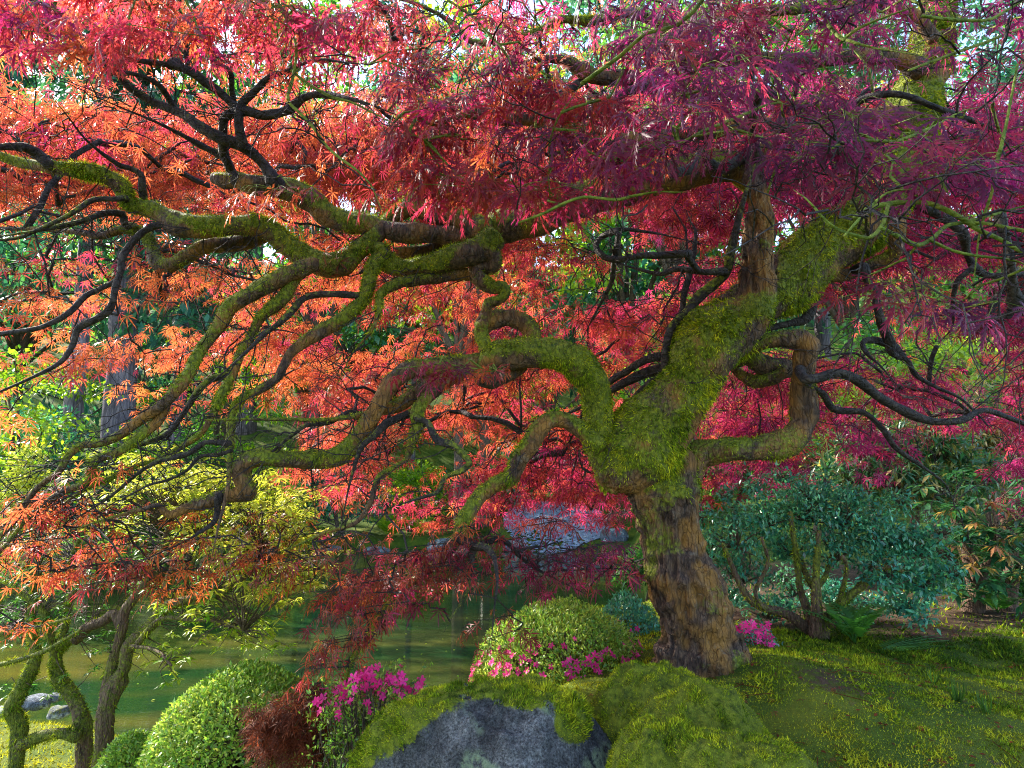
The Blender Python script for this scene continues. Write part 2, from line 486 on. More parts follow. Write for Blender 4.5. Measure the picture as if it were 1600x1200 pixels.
def soil(x, y):
    """Bare leaf litter: 1 where moss and grass do not grow."""
    p = np.stack([x, y, np.zeros_like(x)], -1)
    s = 0.60 * np.exp(-(((x - 1.13) / 0.2) ** 2 + ((y - 2.42) / 0.22) ** 2))
    s = s + 0.9 * sstep(3.6, 4.3, y + 0.35 * fbm(p, 1.3, 2, 4)) * sstep(0.6, 1.4, x) * sstep(9.0, 6, y)
    s = s + 0.75 * np.exp(-(((x - 2.25) / 0.5) ** 2 + ((y - 3.55) / 0.16) ** 2))
    s = s + 0.6 * np.exp(-(((x - 1.35) / 0.3) ** 2 + ((y - 1.95) / 0.12) ** 2)) * sstep(-0.2, 0.3, fbm(p, 6, 2, 5))
    return np.clip(s, 0, 1)

xs = np.unique(np.round(np.concatenate([np.linspace(-60, -7, 40), np.linspace(-7, -3.2, 60), np.linspace(-3.2, 4.6, 210), np.linspace(4.6, 10, 60), np.linspace(10, 60, 36)]), 4))
ys = np.unique(np.round(np.concatenate([np.linspace(-6, 1.2, 26), np.linspace(1.2, 5.4, 120), np.linspace(5.4, 20, 70), np.linspace(20, 70, 50)]), 4))
gx, gy = np.meshgrid(xs, ys)
gz = H(gx, gy)
gi = np.arange(gx.size).reshape(gx.shape)
gq = np.stack([gi[:-1, :-1], gi[:-1, 1:], gi[1:, 1:], gi[1:, :-1]], -1).reshape(-1, 4)
ground = link('ground', make_mesh('ground', np.stack([gx, gy, gz], -1).reshape(-1, 3), gq, M['ground'], moss=soil(gx.ravel(), gy.ravel()), smooth=True))
ground['kind'] = 'structure'
wx, wy = np.meshgrid(np.linspace(-40, 3.2, 30), np.linspace(4.2, 20.5, 20))
wi = np.arange(wx.size).reshape(wx.shape)
water = link('pond_water', make_mesh('pond_water', np.stack([wx, wy, np.full_like(wx, WATER_Z)], -1).reshape(-1, 3), np.stack([wi[:-1, :-1], wi[:-1, 1:], wi[1:, 1:], wi[1:, :-1]], -1).reshape(-1, 4), M['water']))
water['kind'] = 'structure'

# ------------------------------------------------------------------ leaf templates (+Y along the leaf, +Z its upper face, length 1)
def laceleaf(detail, droop=0.30, seed=0):
    r = random.Random(seed)
    v, f = [(0, 0, 0)], []
    angs = (-112, -74, -37, 0, 37, 74, 112)
    lens = (0.48, 0.74, 0.93, 1.0, 0.93, 0.74, 0.48)
    for a, L in zip(angs, lens):
        a = math.radians(a + r.uniform(-9, 9)); L *= r.uniform(0.9, 1.08)
        d = (math.sin(a), math.cos(a)); s = (d[1], -d[0])
        tw = r.uniform(-0.03, 0.03); dr = droop * r.uniform(0.6, 1.5)
        def P(t, o, lift=0.0):
            q = t * L
            bend = tw * t * t * 2
            return (d[0] * q + s[0] * (o + bend), d[1] * q + s[1] * (o + bend), -dr * q * q + lift)
        b = len(v)
        if detail == 0 and abs(math.degrees(a)) > 55:
            v += [P(0.55, 0.075 if a > 0 else -0.075), P(1, 0)]
            f += [(0, b, b + 1) if a > 0 else (0, b + 1, b)]
        elif detail == 0:
            v += [P(0.45, -0.050), P(0.45, 0.050), P(1, 0)]
            f += [(0, b, b + 1), (b, b + 2, b + 1)]
            f[-2:] = [(0, b + 1, b), (b, b + 1, b + 2)]
        else:
            w = 0.034 if detail == 2 else 0.044
            v += [P(0.34, -w * 0.8), P(0.34, w * 0.8), P(0.66, -w), P(0.66, w), P(1, 0)]
            f += [(0, b + 1, b), (b, b + 1, b + 3), (b, b + 3, b + 2), (b + 2, b + 3, b + 4)]
            if detail == 2:
                for t in (0.26, 0.44, 0.62, 0.78):
                    for sg in (-1, 1):
                        c = len(v)
                        o = sg * w * 0.55
                        v += [P(t, o), P(t + 0.13, o), P(t + 0.24, sg * (0.085 + 0.04 * (1 - t)) * r.uniform(0.8, 1.15), -0.02)]
                        f += [(c, c + 1, c + 2)] if sg < 0 else [(c, c + 2, c + 1)]
    return np.array(v, float), np.array(f)

LACE = {d: [laceleaf(d, 0.22 + 0.12 * k, 30 * d + k) for k in range(4)] for d in (0, 1, 2)}
OVAL = (np.array([(0, 0, 0), (-0.21, 0.4, 0.05), (0.21, 0.4, 0.05), (0, 0.45, -0.01), (0, 1, -0.10)]), np.array([(0, 3, 1), (0, 2, 3), (1, 3, 4), (3, 2, 4)]))
LANCE = (np.array([(0, 0, 0), (-0.13, 0.5, 0.04), (0.13, 0.5, 0.04), (0, 0.5, -0.01), (0, 1, -0.18)]), np.array([(0, 3, 1), (0, 2, 3), (1, 3, 4), (3, 2, 4)]))
KITE = (np.array([(0, 0, 0), (-0.27, 0.45, 0.03), (0.27, 0.45, 0.03), (0, 1, -0.08)]), np.array([(0, 2, 1), (1, 2, 3)]))
NEEDLE = (np.array([(0, 0, 0), (-0.16, 0.55, 0), (0.16, 0.55, 0), (0, 1, -0.12)]), np.array([(0, 2, 1), (1, 2, 3)]))
BLADE = (np.array([(-0.055, 0, 0), (0.055, 0, 0), (0, 1, 0)]), np.array([(0, 1, 2)]))

# ------------------------------------------------------------------ the Japanese maple
base_p, mpp = at(1105, 1062, 2.72)
maple = empty('japanese_maple', (base_p[0], base_p[1], float(H(base_p[0], base_p[1]))), 'gnarled Japanese maple with mossy twisting limbs and red to purple lace leaves', 'tree')

# main wood, traced limb by limb: (photo x, photo y, radius in photo pixels), distance from the camera at both ends
WOOD = [   # fused into one trunk
 (2.72, 2.72, [(1118, 1110, 92), (1104, 1062, 76), (1094, 1030, 62), (1094, 1000, 53), (1088, 965, 56), (1074, 930, 59), (1061, 900, 57), (1053, 865, 51), (1046, 832, 48), (1042, 800, 50), (1036, 770, 58)]),
 (2.72, 2.72, [(1074, 800, 20), (1068, 765, 26), (1058, 735, 30), (1036, 700, 42)]),
 (2.72, 2.58, [(996, 752, 50), (988, 730, 60), (1002, 702, 60), (1032, 662, 55), (1055, 628, 46), (1080, 590, 41), (1096, 556, 47), (1118, 530, 49), (1146, 510, 41), (1168, 488, 32), (1179, 460, 28), (1181, 425, 27), (1182, 380, 25), (1186, 330, 23), (1180, 280, 20), (1192, 225, 14)]),
 (2.66, 2.70, [(940, 752, 14), (953, 738, 27), (980, 727, 42)]),
 (2.70, 2.72, [(1072, 552, 24), (1086, 528, 38), (1104, 520, 40)]),
 (2.78, 3.02, [(1110, 512, 32), (1140, 498, 35), (1180, 470, 38), (1218, 448, 42), (1258, 414, 44), (1300, 378, 43), (1345, 352, 42), (1380, 318, 38), (1400, 270, 36), (1412, 220, 38), (1426, 175, 36), (1440, 130, 32), (1452, 80, 28), (1460, 30, 24), (1480, -40, 18)]),
 (2.70, 2.66, [(1066, 1020, 44), (1044, 1046, 32), (1022, 1064, 21), (1000, 1080, 10)]),
 (2.70, 2.62, [(1128, 1012, 44), (1150, 1040, 34), (1176, 1062, 23), (1206, 1078, 11)]),
 (2.66, 2.50, [(1108, 1040, 50), (1126, 1072, 36), (1144, 1098, 24), (1160, 1122, 11)]),
 (2.70, 2.56, [(1080, 1030, 40), (1074, 1066, 30), (1066, 1090, 20), (1056, 1108, 10)]),
]
LIMB = [   # (near distance, far distance, moss 0..1, points): limbs and branches thick enough to be parts of their own
 ('limb', 2.70, 2.52, .95, [(965, 735, 34), (945, 705, 30), (936, 675, 28), (935, 650, 25), (932, 625, 24), (927, 603, 25), (912, 578, 26), (890, 558, 25), (862, 551, 24), (832, 552, 25), (802, 556, 28), (778, 560, 27), (758, 566, 18)]),
 ('limb', 2.50, 2.62, .8, [(752, 590, 16), (768, 592, 17), (800, 580, 15), (820, 562, 12)]),
 ('limb', 2.60, 2.30, .62, [(765, 568, 14), (739, 568, 14), (695, 570, 14), (665, 573, 15), (640, 578, 17), (622, 590, 17), (608, 605, 16), (594, 627, 15), (577, 655, 16), (560, 684, 16), (541, 705, 16), (515, 716, 15), (480, 718, 15), (448, 717, 14), (413, 715, 14), (388, 721, 14), (376, 737, 14), (381, 755, 13), (387, 770, 14), (376, 772, 12), (351, 775, 11), (322, 785, 10), (294, 793, 8), (265, 804, 7), (247, 790, 5), (226, 795, 4), (195, 803, 3)]),
 ('limb', 2.62, 2.50, .85, [(940, 700, 16), (918, 680, 13), (905, 670, 13), (884, 657, 14), (858, 657, 14), (842, 672, 14), (832, 688, 14), (813, 717, 13), (797, 747, 13), (772, 757, 13), (748, 777, 13), (733, 800, 12), (722, 818, 10), (715, 840, 10), (693, 870, 9), (667, 893, 8), (643, 913, 6), (620, 923, 5), (600, 957, 4.5), (583, 970, 4.5), (576, 997, 4), (553, 1027, 3.5), (543, 1050, 3), (540, 1067, 2)]),
 ('limb', 2.72, 2.66, .45, [(1072, 760, 22), (1080, 730, 24), (1092, 712, 22), (1118, 705, 20), (1150, 703, 19), (1180, 700, 20), (1215, 695, 22), (1240, 684, 24), (1254, 662, 23), (1256, 640, 22), (1254, 615, 20), (1254, 590, 18), (1258, 562, 18), (1262, 545, 20), (1250, 531, 18), (1225, 530, 15), (1200, 533, 14), (1176, 540, 15), (1160, 548, 16)]),
 ('limb', 2.80, 2.86, .55, [(1150, 555, 20), (1172, 556, 17), (1184, 566, 17), (1205, 573, 18), (1235, 577, 15), (1252, 585, 12)]),
 ('limb', 2.76, 2.90, .5, [(1225, 580, 11), (1205, 592, 12), (1180, 596, 12), (1160, 588, 9), (1145, 575, 6)]),
 ('limb', 2.74, 2.58, .75, [(1182, 290, 22), (1150, 262, 25), (1105, 262, 26), (1060, 272, 27), (1010, 284, 29), (953, 298, 30), (904, 312, 30), (849, 338, 28), (807, 350, 27), (766, 364, 28), (736, 374, 23), (703, 371, 18), (670, 365, 17), (632, 365, 16), (600, 358, 15), (572, 349, 16), (544, 347, 17), (513, 338, 19), (483, 314, 20), (456, 299, 19), (425, 293, 16), (392, 288, 14), (370, 282, 13), (352, 282, 13), (334, 278, 10)]),
 ('limb', 2.62, 2.74, .75, [(760, 362, 22), (714, 344, 18), (684, 337, 18), (651, 325, 15), (629, 330, 14), (608, 346, 13), (592, 366, 13)]),
 ('limb', 2.60, 2.36, .8, [(600, 354, 12), (584, 373, 14), (557, 394, 15), (530, 414, 18), (497, 411, 18), (467, 397, 18), (442, 377, 18), (420, 360, 18), (392, 353, 19), (354, 354, 18), (310, 355, 17), (274, 350, 17), (250, 334, 15), (222, 325, 15), (200, 316, 14), (187, 290, 14), (160, 274, 12), (123, 267, 11), (87, 262, 10), (43, 257, 9), (17, 250, 8), (-12, 240, 7)]),
 ('limb', 2.60, 2.56, .95, [(772, 372, 22), (748, 392, 22), (714, 400, 18), (675, 412, 16), (640, 419, 15), (612, 416, 17), (598, 402, 17), (590, 384, 13)]),
 ('limb', 2.58, 2.55, .95, [(600, 395, 16), (586, 412, 14), (578, 432, 11), (573, 455, 10), (570, 470, 9)]),
 ('limb', 2.72, 2.78, .9, [(700, 380, 9), (678, 388, 10), (642, 395, 10), (610, 394, 9), (585, 380, 8)]),
 ('limb', 2.58, 2.64, .65, [(758, 385, 20), (770, 405, 17), (764, 418, 14), (748, 418, 13), (744, 428, 14), (757, 442, 15), (772, 450, 12), (786, 448, 10), (788, 462, 9), (776, 470, 9), (764, 474, 10), (760, 488, 10), (754, 506, 13), (762, 502, 14), (775, 497, 15), (795, 496, 16), (815, 502, 16), (828, 514, 15), (834, 530, 14), (832, 548, 12)]),
 ('limb', 2.54, 2.50, .7, [(752, 505, 11), (752, 522, 11), (760, 545, 11), (768, 560, 10)]),
 ('limb', 2.62, 2.45, .7, [(745, 432, 10), (714, 428, 12), (684, 433, 11), (642, 439, 10), (612, 447, 9), (594, 462, 7), (592, 490, 4), (578, 520, 3), (560, 540, 2)]),
 ('limb', 2.62, 2.75, .6, [(412, 366, 13), (380, 377, 13), (350, 382, 13), (322, 385, 12), (293, 400, 12), (266, 415, 12), (246, 410, 11), (238, 390, 9), (228, 367, 10), (208, 361, 8), (187, 360, 7), (157, 369, 6), (123, 363, 5), (67, 358, 4), (-10, 357, 3)]),
 ('limb', 2.44, 2.20, .55, [(492, 412, 15), (468, 421, 14), (439, 434, 14), (406, 452, 14), (379, 467, 13), (358, 482, 12), (345, 505, 11), (327, 529, 11), (310, 553, 10), (297, 580, 10), (277, 609, 10), (251, 634, 10), (215, 659, 9), (186, 681, 8), (154, 693, 7), (125, 697, 6), (104, 716, 6), (92, 737, 6), (61, 760, 5), (39, 788, 5), (18, 820, 4.5), (-4, 842, 4)]),
 ('limb', 2.34, 2.20, .6, [(258, 626, 9), (254, 645, 9), (244, 660, 9), (215, 684, 9), (186, 706, 7), (148, 721, 6), (140, 752, 6), (100, 768, 6), (65, 792, 5), (39, 814, 4), (12, 848, 3)]),
 ('limb', 2.46, 2.36, .85, [(478, 416, 9), (462, 434, 10), (444, 464, 11), (420, 485, 10), (403, 503, 8), (392, 527, 7), (376, 551, 7), (366, 580, 6.5), (345, 620, 8), (330, 652, 6), (315, 677, 5), (287, 696, 5), (251, 717, 4), (215, 727, 4), (179, 745, 4), (143, 760, 3.5)]),
 ('limb', 2.52, 2.35, .7, [(576, 440, 9), (566, 470, 10), (538, 496, 11), (505, 515, 11), (480, 531, 10), (455, 551, 9), (442, 575, 8), (432, 592, 8), (405, 609, 8), (380, 621, 7), (363, 645, 7), (360, 680, 6), (358, 696, 8), (359, 704, 5)]),
 ('limb', 2.56, 2.44, .6, [(745, 572, 10), (722, 580, 9), (704, 594, 10), (668, 622, 11), (652, 644, 11), (652, 666, 9), (643, 690, 8), (636, 716, 5), (613, 732, 4.5), (590, 748, 4), (579, 785, 4), (555, 817, 3.5), (509, 832, 3), (478, 846, 2)]),
 ('limb', 2.60, 2.54, .8, [(715, 575, 9), (682, 595, 12), (645, 618, 13), (622, 633, 11), (597, 641, 9), (583, 645, 6)]),
 ('limb', 2.70, 2.9, .35, [(1402, 345, 14), (1402, 376, 12), (1396, 398, 12), (1371, 410, 11), (1343, 423, 10), (1318, 430, 11), (1290, 430, 14)]),
 ('limb', 2.86, 2.62, .3, [(1420, 195, 22), (1385, 182, 18), (1330, 188, 15), (1270, 192, 13), (1215, 196, 13), (1171, 194, 13), (1125, 202, 15), (1085, 208, 14), (1040, 214, 14), (997, 226, 15), (965, 220, 13), (940, 212, 13), (890, 197, 12), (845, 189, 10), (817, 187, 10), (783, 187, 10), (757, 177, 8), (717, 183, 5), (690, 190, 3)]),
 ('limb', 2.86, 2.60, .35, [(1440, 110, 18), (1400, 92, 14), (1330, 88, 12), (1250, 95, 12), (1190, 92, 12), (1140, 95, 13), (1104, 95, 13), (1067, 108, 12), (1050, 122, 11), (1013, 135, 11), (980, 124, 13), (937, 122, 12), (910, 110, 12), (887, 97, 9), (855, 92, 5), (830, 96, 3)]),
 ('limb', 2.80, 2.40, .7, [(1460, 62, 12), (1431, 27, 10), (1397, 12, 9), (1364, 2, 9), (1330, 3, 8), (1262, 13, 8), (1212, 17, 8), (1175, 20, 9), (1144, 26, 10), (1110, 40, 14), (1075, 62, 20), (1062, 76, 20), (1048, 54, 13), (1030, 37, 10), (997, 24, 9), (970, 21, 8), (933, 34, 8), (880, 30, 6), (850, 44, 5), (823, 56, 6), (790, 62, 6), (763, 68, 6), (733, 63, 5), (710, 41, 5), (693, 27, 4), (660, 10, 3)]),
 ('branch', 2.50, 2.80, .2, [(1258, 592, 8), (1280, 590, 8), (1310, 583, 8), (1340, 594, 8), (1370, 618, 8), (1400, 636, 8), (1450, 657, 7), (1500, 657, 6), (1535, 641, 5), (1570, 650, 4), (1615, 668, 3)]),
 ('branch', 2.66, 2.9, .2, [(1262, 602, 6), (1285, 615, 6), (1305, 640, 6), (1350, 645, 5), (1380, 672, 4.5), (1400, 700, 4), (1440, 728, 3), (1470, 750, 2)]),
 ('branch', 2.74, 2.9, .2, [(1352, 422, 8), (1356, 440, 7), (1367, 456, 7), (1371, 482, 7), (1381, 515, 7), (1391, 537, 8), (1394, 552, 6), (1418, 563, 4), (1431, 586, 4), (1465, 606, 3), (1500, 622, 2.4), (1530, 650, 1.5)]),
 ('branch', 2.9, 2.7, .2, [(1390, 538, 7), (1364, 531, 6), (1348, 535, 4), (1355, 553, 3.5), (1372, 568, 2)]),
 ('branch', 2.8, 2.9, .3, [(1300, 420, 10), (1284, 442, 9), (1270, 470, 9), (1259, 497, 9), (1236, 505, 6), (1205, 512, 6), (1180, 520, 6)]),
 ('branch', 2.9, 3.2, .2, [(1500, 360, 8), (1511, 395, 7), (1522, 417, 7), (1543, 430, 5), (1576, 430, 4), (1620, 424, 3)]),
 ('branch', 3.0, 3.2, .2, [(1522, 416, 5), (1496, 440, 4.5), (1489, 474, 3.5), (1490, 500, 2)]),
 ('branch', 1.9, 2.0, .4, [(1560, 330, 8), (1578, 400, 7), (1582, 450, 9), (1590, 474, 14), (1612, 486, 12)]),
 ('branch', 2.74, 2.6, .45, [(1060, 600, 9), (1040, 570, 8), (1042, 538, 7), (1050, 511, 7), (1072, 489, 8), (1095, 461, 9), (1119, 442, 9), (1136, 423, 8), (1142, 395, 7), (1150, 360, 6)]),
 ('branch', 2.7, 2.8, .2, [(1064, 497, 6), (1067, 483, 5), (1069, 460, 5), (1078, 425, 5), (1085, 390, 4)]),
 ('branch', 2.6, 2.7, .2, [(1128, 424, 6), (1098, 425, 5), (1060, 420, 5), (1035, 428, 4), (1010, 424, 3)]),
 ('branch', 2.9, 3.1, .3, [(1060, 560, 10), (1028, 557, 8), (1001, 566, 7), (976, 582, 7), (956, 594, 6)]),
 ('branch', 2.9, 3.2, .3, [(1062, 575, 10), (1034, 577, 9), (1001, 586, 8), (962, 606, 6), (930, 625, 4)]),
 ('branch', 2.85, 3.3, .2, [(1050, 590, 7), (1031, 590, 6), (1001, 610, 5), (971, 648, 4), (950, 680, 3)]),
 ('branch', 2.3, 2.35, .1, [(1075, 396, 6), (1035, 399, 5.5), (1000, 400, 5), (964, 406, 5), (942, 400, 5), (931, 384, 4.5), (945, 366, 4), (967, 358, 3.5), (1000, 361, 3)]),
 ('branch', 2.3, 2.5, .1, [(966, 367, 5), (959, 411, 5), (956, 439, 4), (945, 462, 3), (930, 490, 2)]),
 ('branch', 2.55, 2.5, .4, [(372, 282, 12), (366, 276, 11), (360, 264, 9), (351, 246, 8), (330, 236, 6), (308, 224, 6), (290, 214, 4)]),
 ('branch', 2.5, 2.2, .35, [(356, 256, 7), (350, 240, 8), (348, 205, 8), (353, 182, 8), (383, 174, 8), (413, 180, 8), (450, 172, 8), (473, 154, 7), (500, 147, 6), (530, 152, 5), (560, 158, 3)]),
 ('branch', 2.5, 2.3, .3, [(430, 286, 13), (413, 258, 10), (383, 230, 10), (343, 215, 9), (310, 197, 9), (283, 177, 8), (240, 160, 7), (207, 140, 6), (177, 110, 5), (150, 90, 3)]),
 ('branch', 2.4, 2.2, .3, [(378, 226, 9), (373, 190, 8), (377, 164, 7), (392, 148, 7), (407, 133, 7), (425, 118, 6), (445, 112, 5), (470, 100, 4)]),
 ('branch', 2.4, 2.2, .2, [(373, 174, 6), (343, 143, 7), (320, 128, 7), (300, 113, 7), (267, 102, 5.5), (227, 96, 5), (190, 90, 3)]),
 ('branch', 2.4, 2.2, .2, [(366, 160, 5), (362, 140, 4.5), (360, 112, 4.5), (337, 97, 4), (326, 72, 3.5), (320, 50, 3)]),
 ('branch', 2.4, 2.2, .2, [(294, 111, 6), (291, 85, 5), (289, 57, 5), (284, 30, 3)]),
 ('branch', 2.4, 2.2, .2, [(270, 166, 5), (260, 148, 5), (247, 132, 5), (225, 120, 4), (200, 114, 4), (165, 108, 3)]),
 ('branch', 2.35, 2.2, .3, [(75, 257, 9), (60, 242, 9), (40, 231, 8), (15, 229, 7), (-15, 232, 6)]),
 ('branch', 2.7, 2.5, .2, [(1020, 137, 9), (980, 142, 8), (957, 160, 8), (930, 178, 7), (900, 186, 5), (880, 188, 3)]),
 ('branch', 2.7, 2.5, .2, [(925, 116, 8), (908, 128, 7), (888, 141, 8), (866, 151, 7), (858, 135, 6), (856, 118, 5), (852, 95, 4), (846, 74, 3)]),
 ('branch', 2.2, 2.0, .3, [(1190, 140, 8), (1208, 152, 8), (1249, 179, 9), (1289, 199, 8), (1313, 223, 7), (1330, 250, 4)]),
 ('branch', 2.2, 2.0, .3, [(1270, 194, 6), (1290, 182, 6), (1316, 172, 6.5), (1357, 152, 6), (1397, 147, 6), (1431, 155, 5.5), (1465, 169, 5), (1510, 185, 4)]),
 ('branch', 2.7, 2.3, .3, [(1186, 238, 12), (1154, 250, 10), (1124, 263, 10), (1104, 250, 7), (1095, 236, 5), (1080, 262, 9), (1050, 272, 8)]),
 ('branch', 2.6, 2.5, .2, [(1175, 24, 9), (1176, 50, 8), (1178, 80, 7), (1176, 105, 4)]),
 ('branch', 2.4, 2.2, .2, [(195, 395, 6), (188, 425, 5.5), (180, 450, 6), (173, 480, 6), (153, 497, 6), (123, 513, 6), (113, 540, 5), (93, 567, 4), (50, 590, 3), (0, 612, 2)]),
 ('branch', 2.4, 2.2, .2, [(178, 441, 5), (155, 452, 4.5), (133, 463, 5), (110, 487, 4.5), (80, 505, 4.5), (50, 515, 4), (0, 522, 4), (-30, 526, 3)]),
 ('branch', 2.6, 2.4, .4, [(196, 352, 6), (190, 335, 6), (163, 333, 5), (130, 345, 4.5), (100, 352, 4)]),
 ('branch', 2.36, 2.2, .4, [(180, 311, 5), (147, 312, 5), (120, 328, 4), (100, 340, 4), (53, 362, 3.5), (27, 372, 3), (-10, 376, 2)]),
 ('branch', 2.5, 2.3, .3, [(225, 315, 6), (222, 290, 5), (220, 272, 4.5), (200, 262, 4), (187, 258, 4), (160, 240, 3)]),
 ('branch', 2.44, 2.36, .4, [(654, 655, 7), (668, 660, 6), (683, 687, 7), (707, 696, 6), (725, 712, 6), (733, 723, 5.5), (722, 736, 5), (696, 746, 4.5), (683, 769, 3.5), (650, 780, 2)]),
 ('branch', 2.56, 2.4, .5, [(652, 640, 9), (630, 650, 8), (605, 661, 7), (585, 680, 5), (566, 697, 4.5), (559, 712, 3.5), (552, 735, 2.5)]),
 ('branch', 2.58, 2.4, .3, [(584, 646, 8), (566, 648, 6), (547, 644, 5), (530, 652, 4.5), (513, 661, 4), (480, 664, 3.5), (462, 676, 3), (448, 686, 3)]),
 ('branch', 2.5, 2.3, .3, [(718, 842, 8), (743, 853, 8), (760, 856, 7), (770, 868, 5), (773, 876, 4)]),
 ('branch', 2.5, 2.4, .3, [(740, 853, 8), (736, 868, 7), (738, 882, 5), (737, 898, 3)]),
 ('branch', 2.5, 2.6, .2, [(757, 850, 5), (774, 843, 4.5), (792, 848, 4), (813, 870, 3.5), (840, 890, 3), (870, 905, 2)]),
 ('branch', 2.46, 2.4, .5, [(366, 578, 6), (350, 588, 7), (330, 592, 6), (308, 613, 6), (287, 645, 5), (265, 675, 4.5), (235, 690, 4), (200, 700, 3)]),
 ('branch', 2.5, 2.3, .4, [(560, 462, 6), (530, 460, 6), (500, 460, 6), (475, 466, 6), (456, 486, 6), (436, 505, 5.5), (412, 523, 4.5), (390, 545, 3)]),
 ('branch', 2.36, 2.3, .3, [(355, 693, 5), (322, 691, 4.5), (305, 702, 4.5), (287, 711, 4.5), (247, 721, 4), (215, 740, 3), (180, 770, 2.5)]),
 ('branch', 2.36, 2.3, .3, [(360, 705, 4), (340, 711, 4), (312, 714, 3.5), (292, 735, 3), (262, 750, 2.6), (233, 758, 2), (200, 775, 1.5)]),
 ('branch', 2.36, 2.3, .4, [(340, 780, 6), (340, 796, 5), (335, 815, 4), (318, 828, 3)]),
 # young green shoots in the near canopy
 ('shoot', 1.30, 1.35, 0, [(1334, 341, 5), (1354, 327, 6), (1391, 318, 6.5), (1442, 316, 6.5), (1476, 327, 7), (1507, 344, 7), (1533, 361, 6.5), (1561, 373, 6), (1602, 396, 6)]),
 ('shoot', 1.25, 1.35, 0, [(1377, 356, 5), (1405, 370, 5.5), (1433, 383, 5.5), (1456, 373, 5), (1479, 353, 5), (1507, 347, 5)]),
 ('shoot', 1.35, 1.25, 0, [(1505, 347, 4.5), (1547, 350, 4.5), (1575, 356, 4.5), (1610, 362, 4.5)]),
 ('shoot', 1.30, 1.30, 0, [(1453, 375, 4), (1490, 392, 4), (1530, 400, 3.6), (1569, 404, 3)]),
 ('shoot', 1.30, 1.25, 0, [(1388, 320, 5), (1382, 342, 5), (1374, 358, 5), (1357, 372, 4.5), (1331, 366, 4), (1314, 361, 3.5), (1292, 347, 3.5), (1275, 327, 3)]),
 ('shoot', 1.25, 1.30, 0, [(1320, 368, 3), (1348, 336, 3.5), (1385, 302, 3.2), (1420, 296, 2)]),
 ('shoot', 1.40, 1.50, 0, [(1300, 232, 3), (1320, 222, 4), (1343, 219, 4.5), (1397, 222, 4.5), (1442, 234, 4), (1480, 240, 3)]),
 ('shoot', 1.45, 1.50, 0, [(1397, 222, 4), (1428, 211, 3.6), (1462, 196, 3), (1490, 180, 2.4)]),
 ('shoot', 1.30, 1.35, 0, [(1590, 100, 3), (1573, 190, 4), (1564, 230, 4.5), (1556, 262, 4.5), (1550, 300, 4), (1540, 330, 4)]),
 ('shoot', 1.60, 1.70, 0, [(1060, 226, 3), (1095, 206, 3.5), (1130, 192, 4), (1165, 178, 4), (1195, 165, 3)]),
 ('shoot', 1.60, 1.70, 0, [(1200, 300, 3), (1210, 270, 3.5), (1226, 250, 3.6), (1260, 246, 3), (1290, 250, 2)]),
 ('shoot', 1.70, 1.60, 0, [(810, 348, 3), (850, 333, 4), (880, 318, 4), (911, 308, 4.5), (940, 310, 4.5), (965, 312, 5), (990, 306, 4)]),
 ('shoot', 1.80, 1.75, 0, [(438, 10, 3), (462, 70, 3.5), (458, 120, 4), (450, 155, 4), (470, 178, 4), (490, 200, 4), (510, 228, 4), (530, 246, 3.6), (560, 268, 3)]),
 ('shoot', 1.80, 1.75, 0, [(455, 110, 3.5), (480, 130, 3.5), (515, 150, 3.5), (550, 160, 3.2), (580, 175, 2.5)]),
 ('shoot', 1.80, 1.75, 0, [(700, 0, 3), (730, 20, 3.5), (750, 38, 3.5), (765, 55, 3.5), (780, 70, 3)]),
 ('shoot', 1.90, 1.75, 0, [(852, 296, 2.6), (860, 255, 3), (858, 230, 3), (862, 210, 2.6)]),
 ('shoot', 1.30, 1.35, 0, [(1440, 25, 4), (1480, 30, 4.5), (1520, 32, 4.5), (1548, 30, 4.5), (1575, 15, 4), (1600, 0, 4)]),
 ('shoot', 1.50, 1.45, 0, [(1285, 20, 4.5), (1295, 40, 4.5), (1312, 58, 4.5), (1322, 62, 4)]),
 ('shoot', 1.50, 1.45, 0, [(1310, 70, 3.5), (1330, 52, 4), (1350, 40, 3.5), (1380, 28, 3)]),
 ('shoot', 1.45, 1.50, 0, [(1420, 110, 3.6), (1460, 95, 4), (1500, 80, 4), (1540, 66, 3.5), (1580, 50, 3)]),
]

def trace(y0, y1, pts, wob=0.03, seed=0):
    n = len(pts)
    L = np.concatenate([[0], np.cumsum([math.hypot(pts[i + 1][0] - pts[i][0], pts[i + 1][1] - pts[i][1]) for i in range(n - 1)])])
    out = []
    r = random.Random(seed)
    ph = r.uniform(0, 6)
    for (x, y, rad), l in zip(pts, L):
        t = l / L[-1]
        Y = y0 + (y1 - y0) * t + wob * math.sin(ph + l / 38.0) * min(1, 4 * t)
        p, s = at(x, y, Y)
        out.append((*p, rad * s))
    return np.array(out)

def gnarl(v, nrm, rad, amp=0.16, seed=0):
    """Knots and swellings."""
    a = fbm(v, 9.0, 3, seed) * amp * rad + fbm(v, 34.0, 2, seed + 3) * np.minimum(rad * 0.13, 0.006)
    return v + nrm * a[:, None]

SKEL = []                       # points on the wood to which twigs can attach, with radius
MOSS_SURF = []                  # (verts, tris, normals, moss) for the fronds

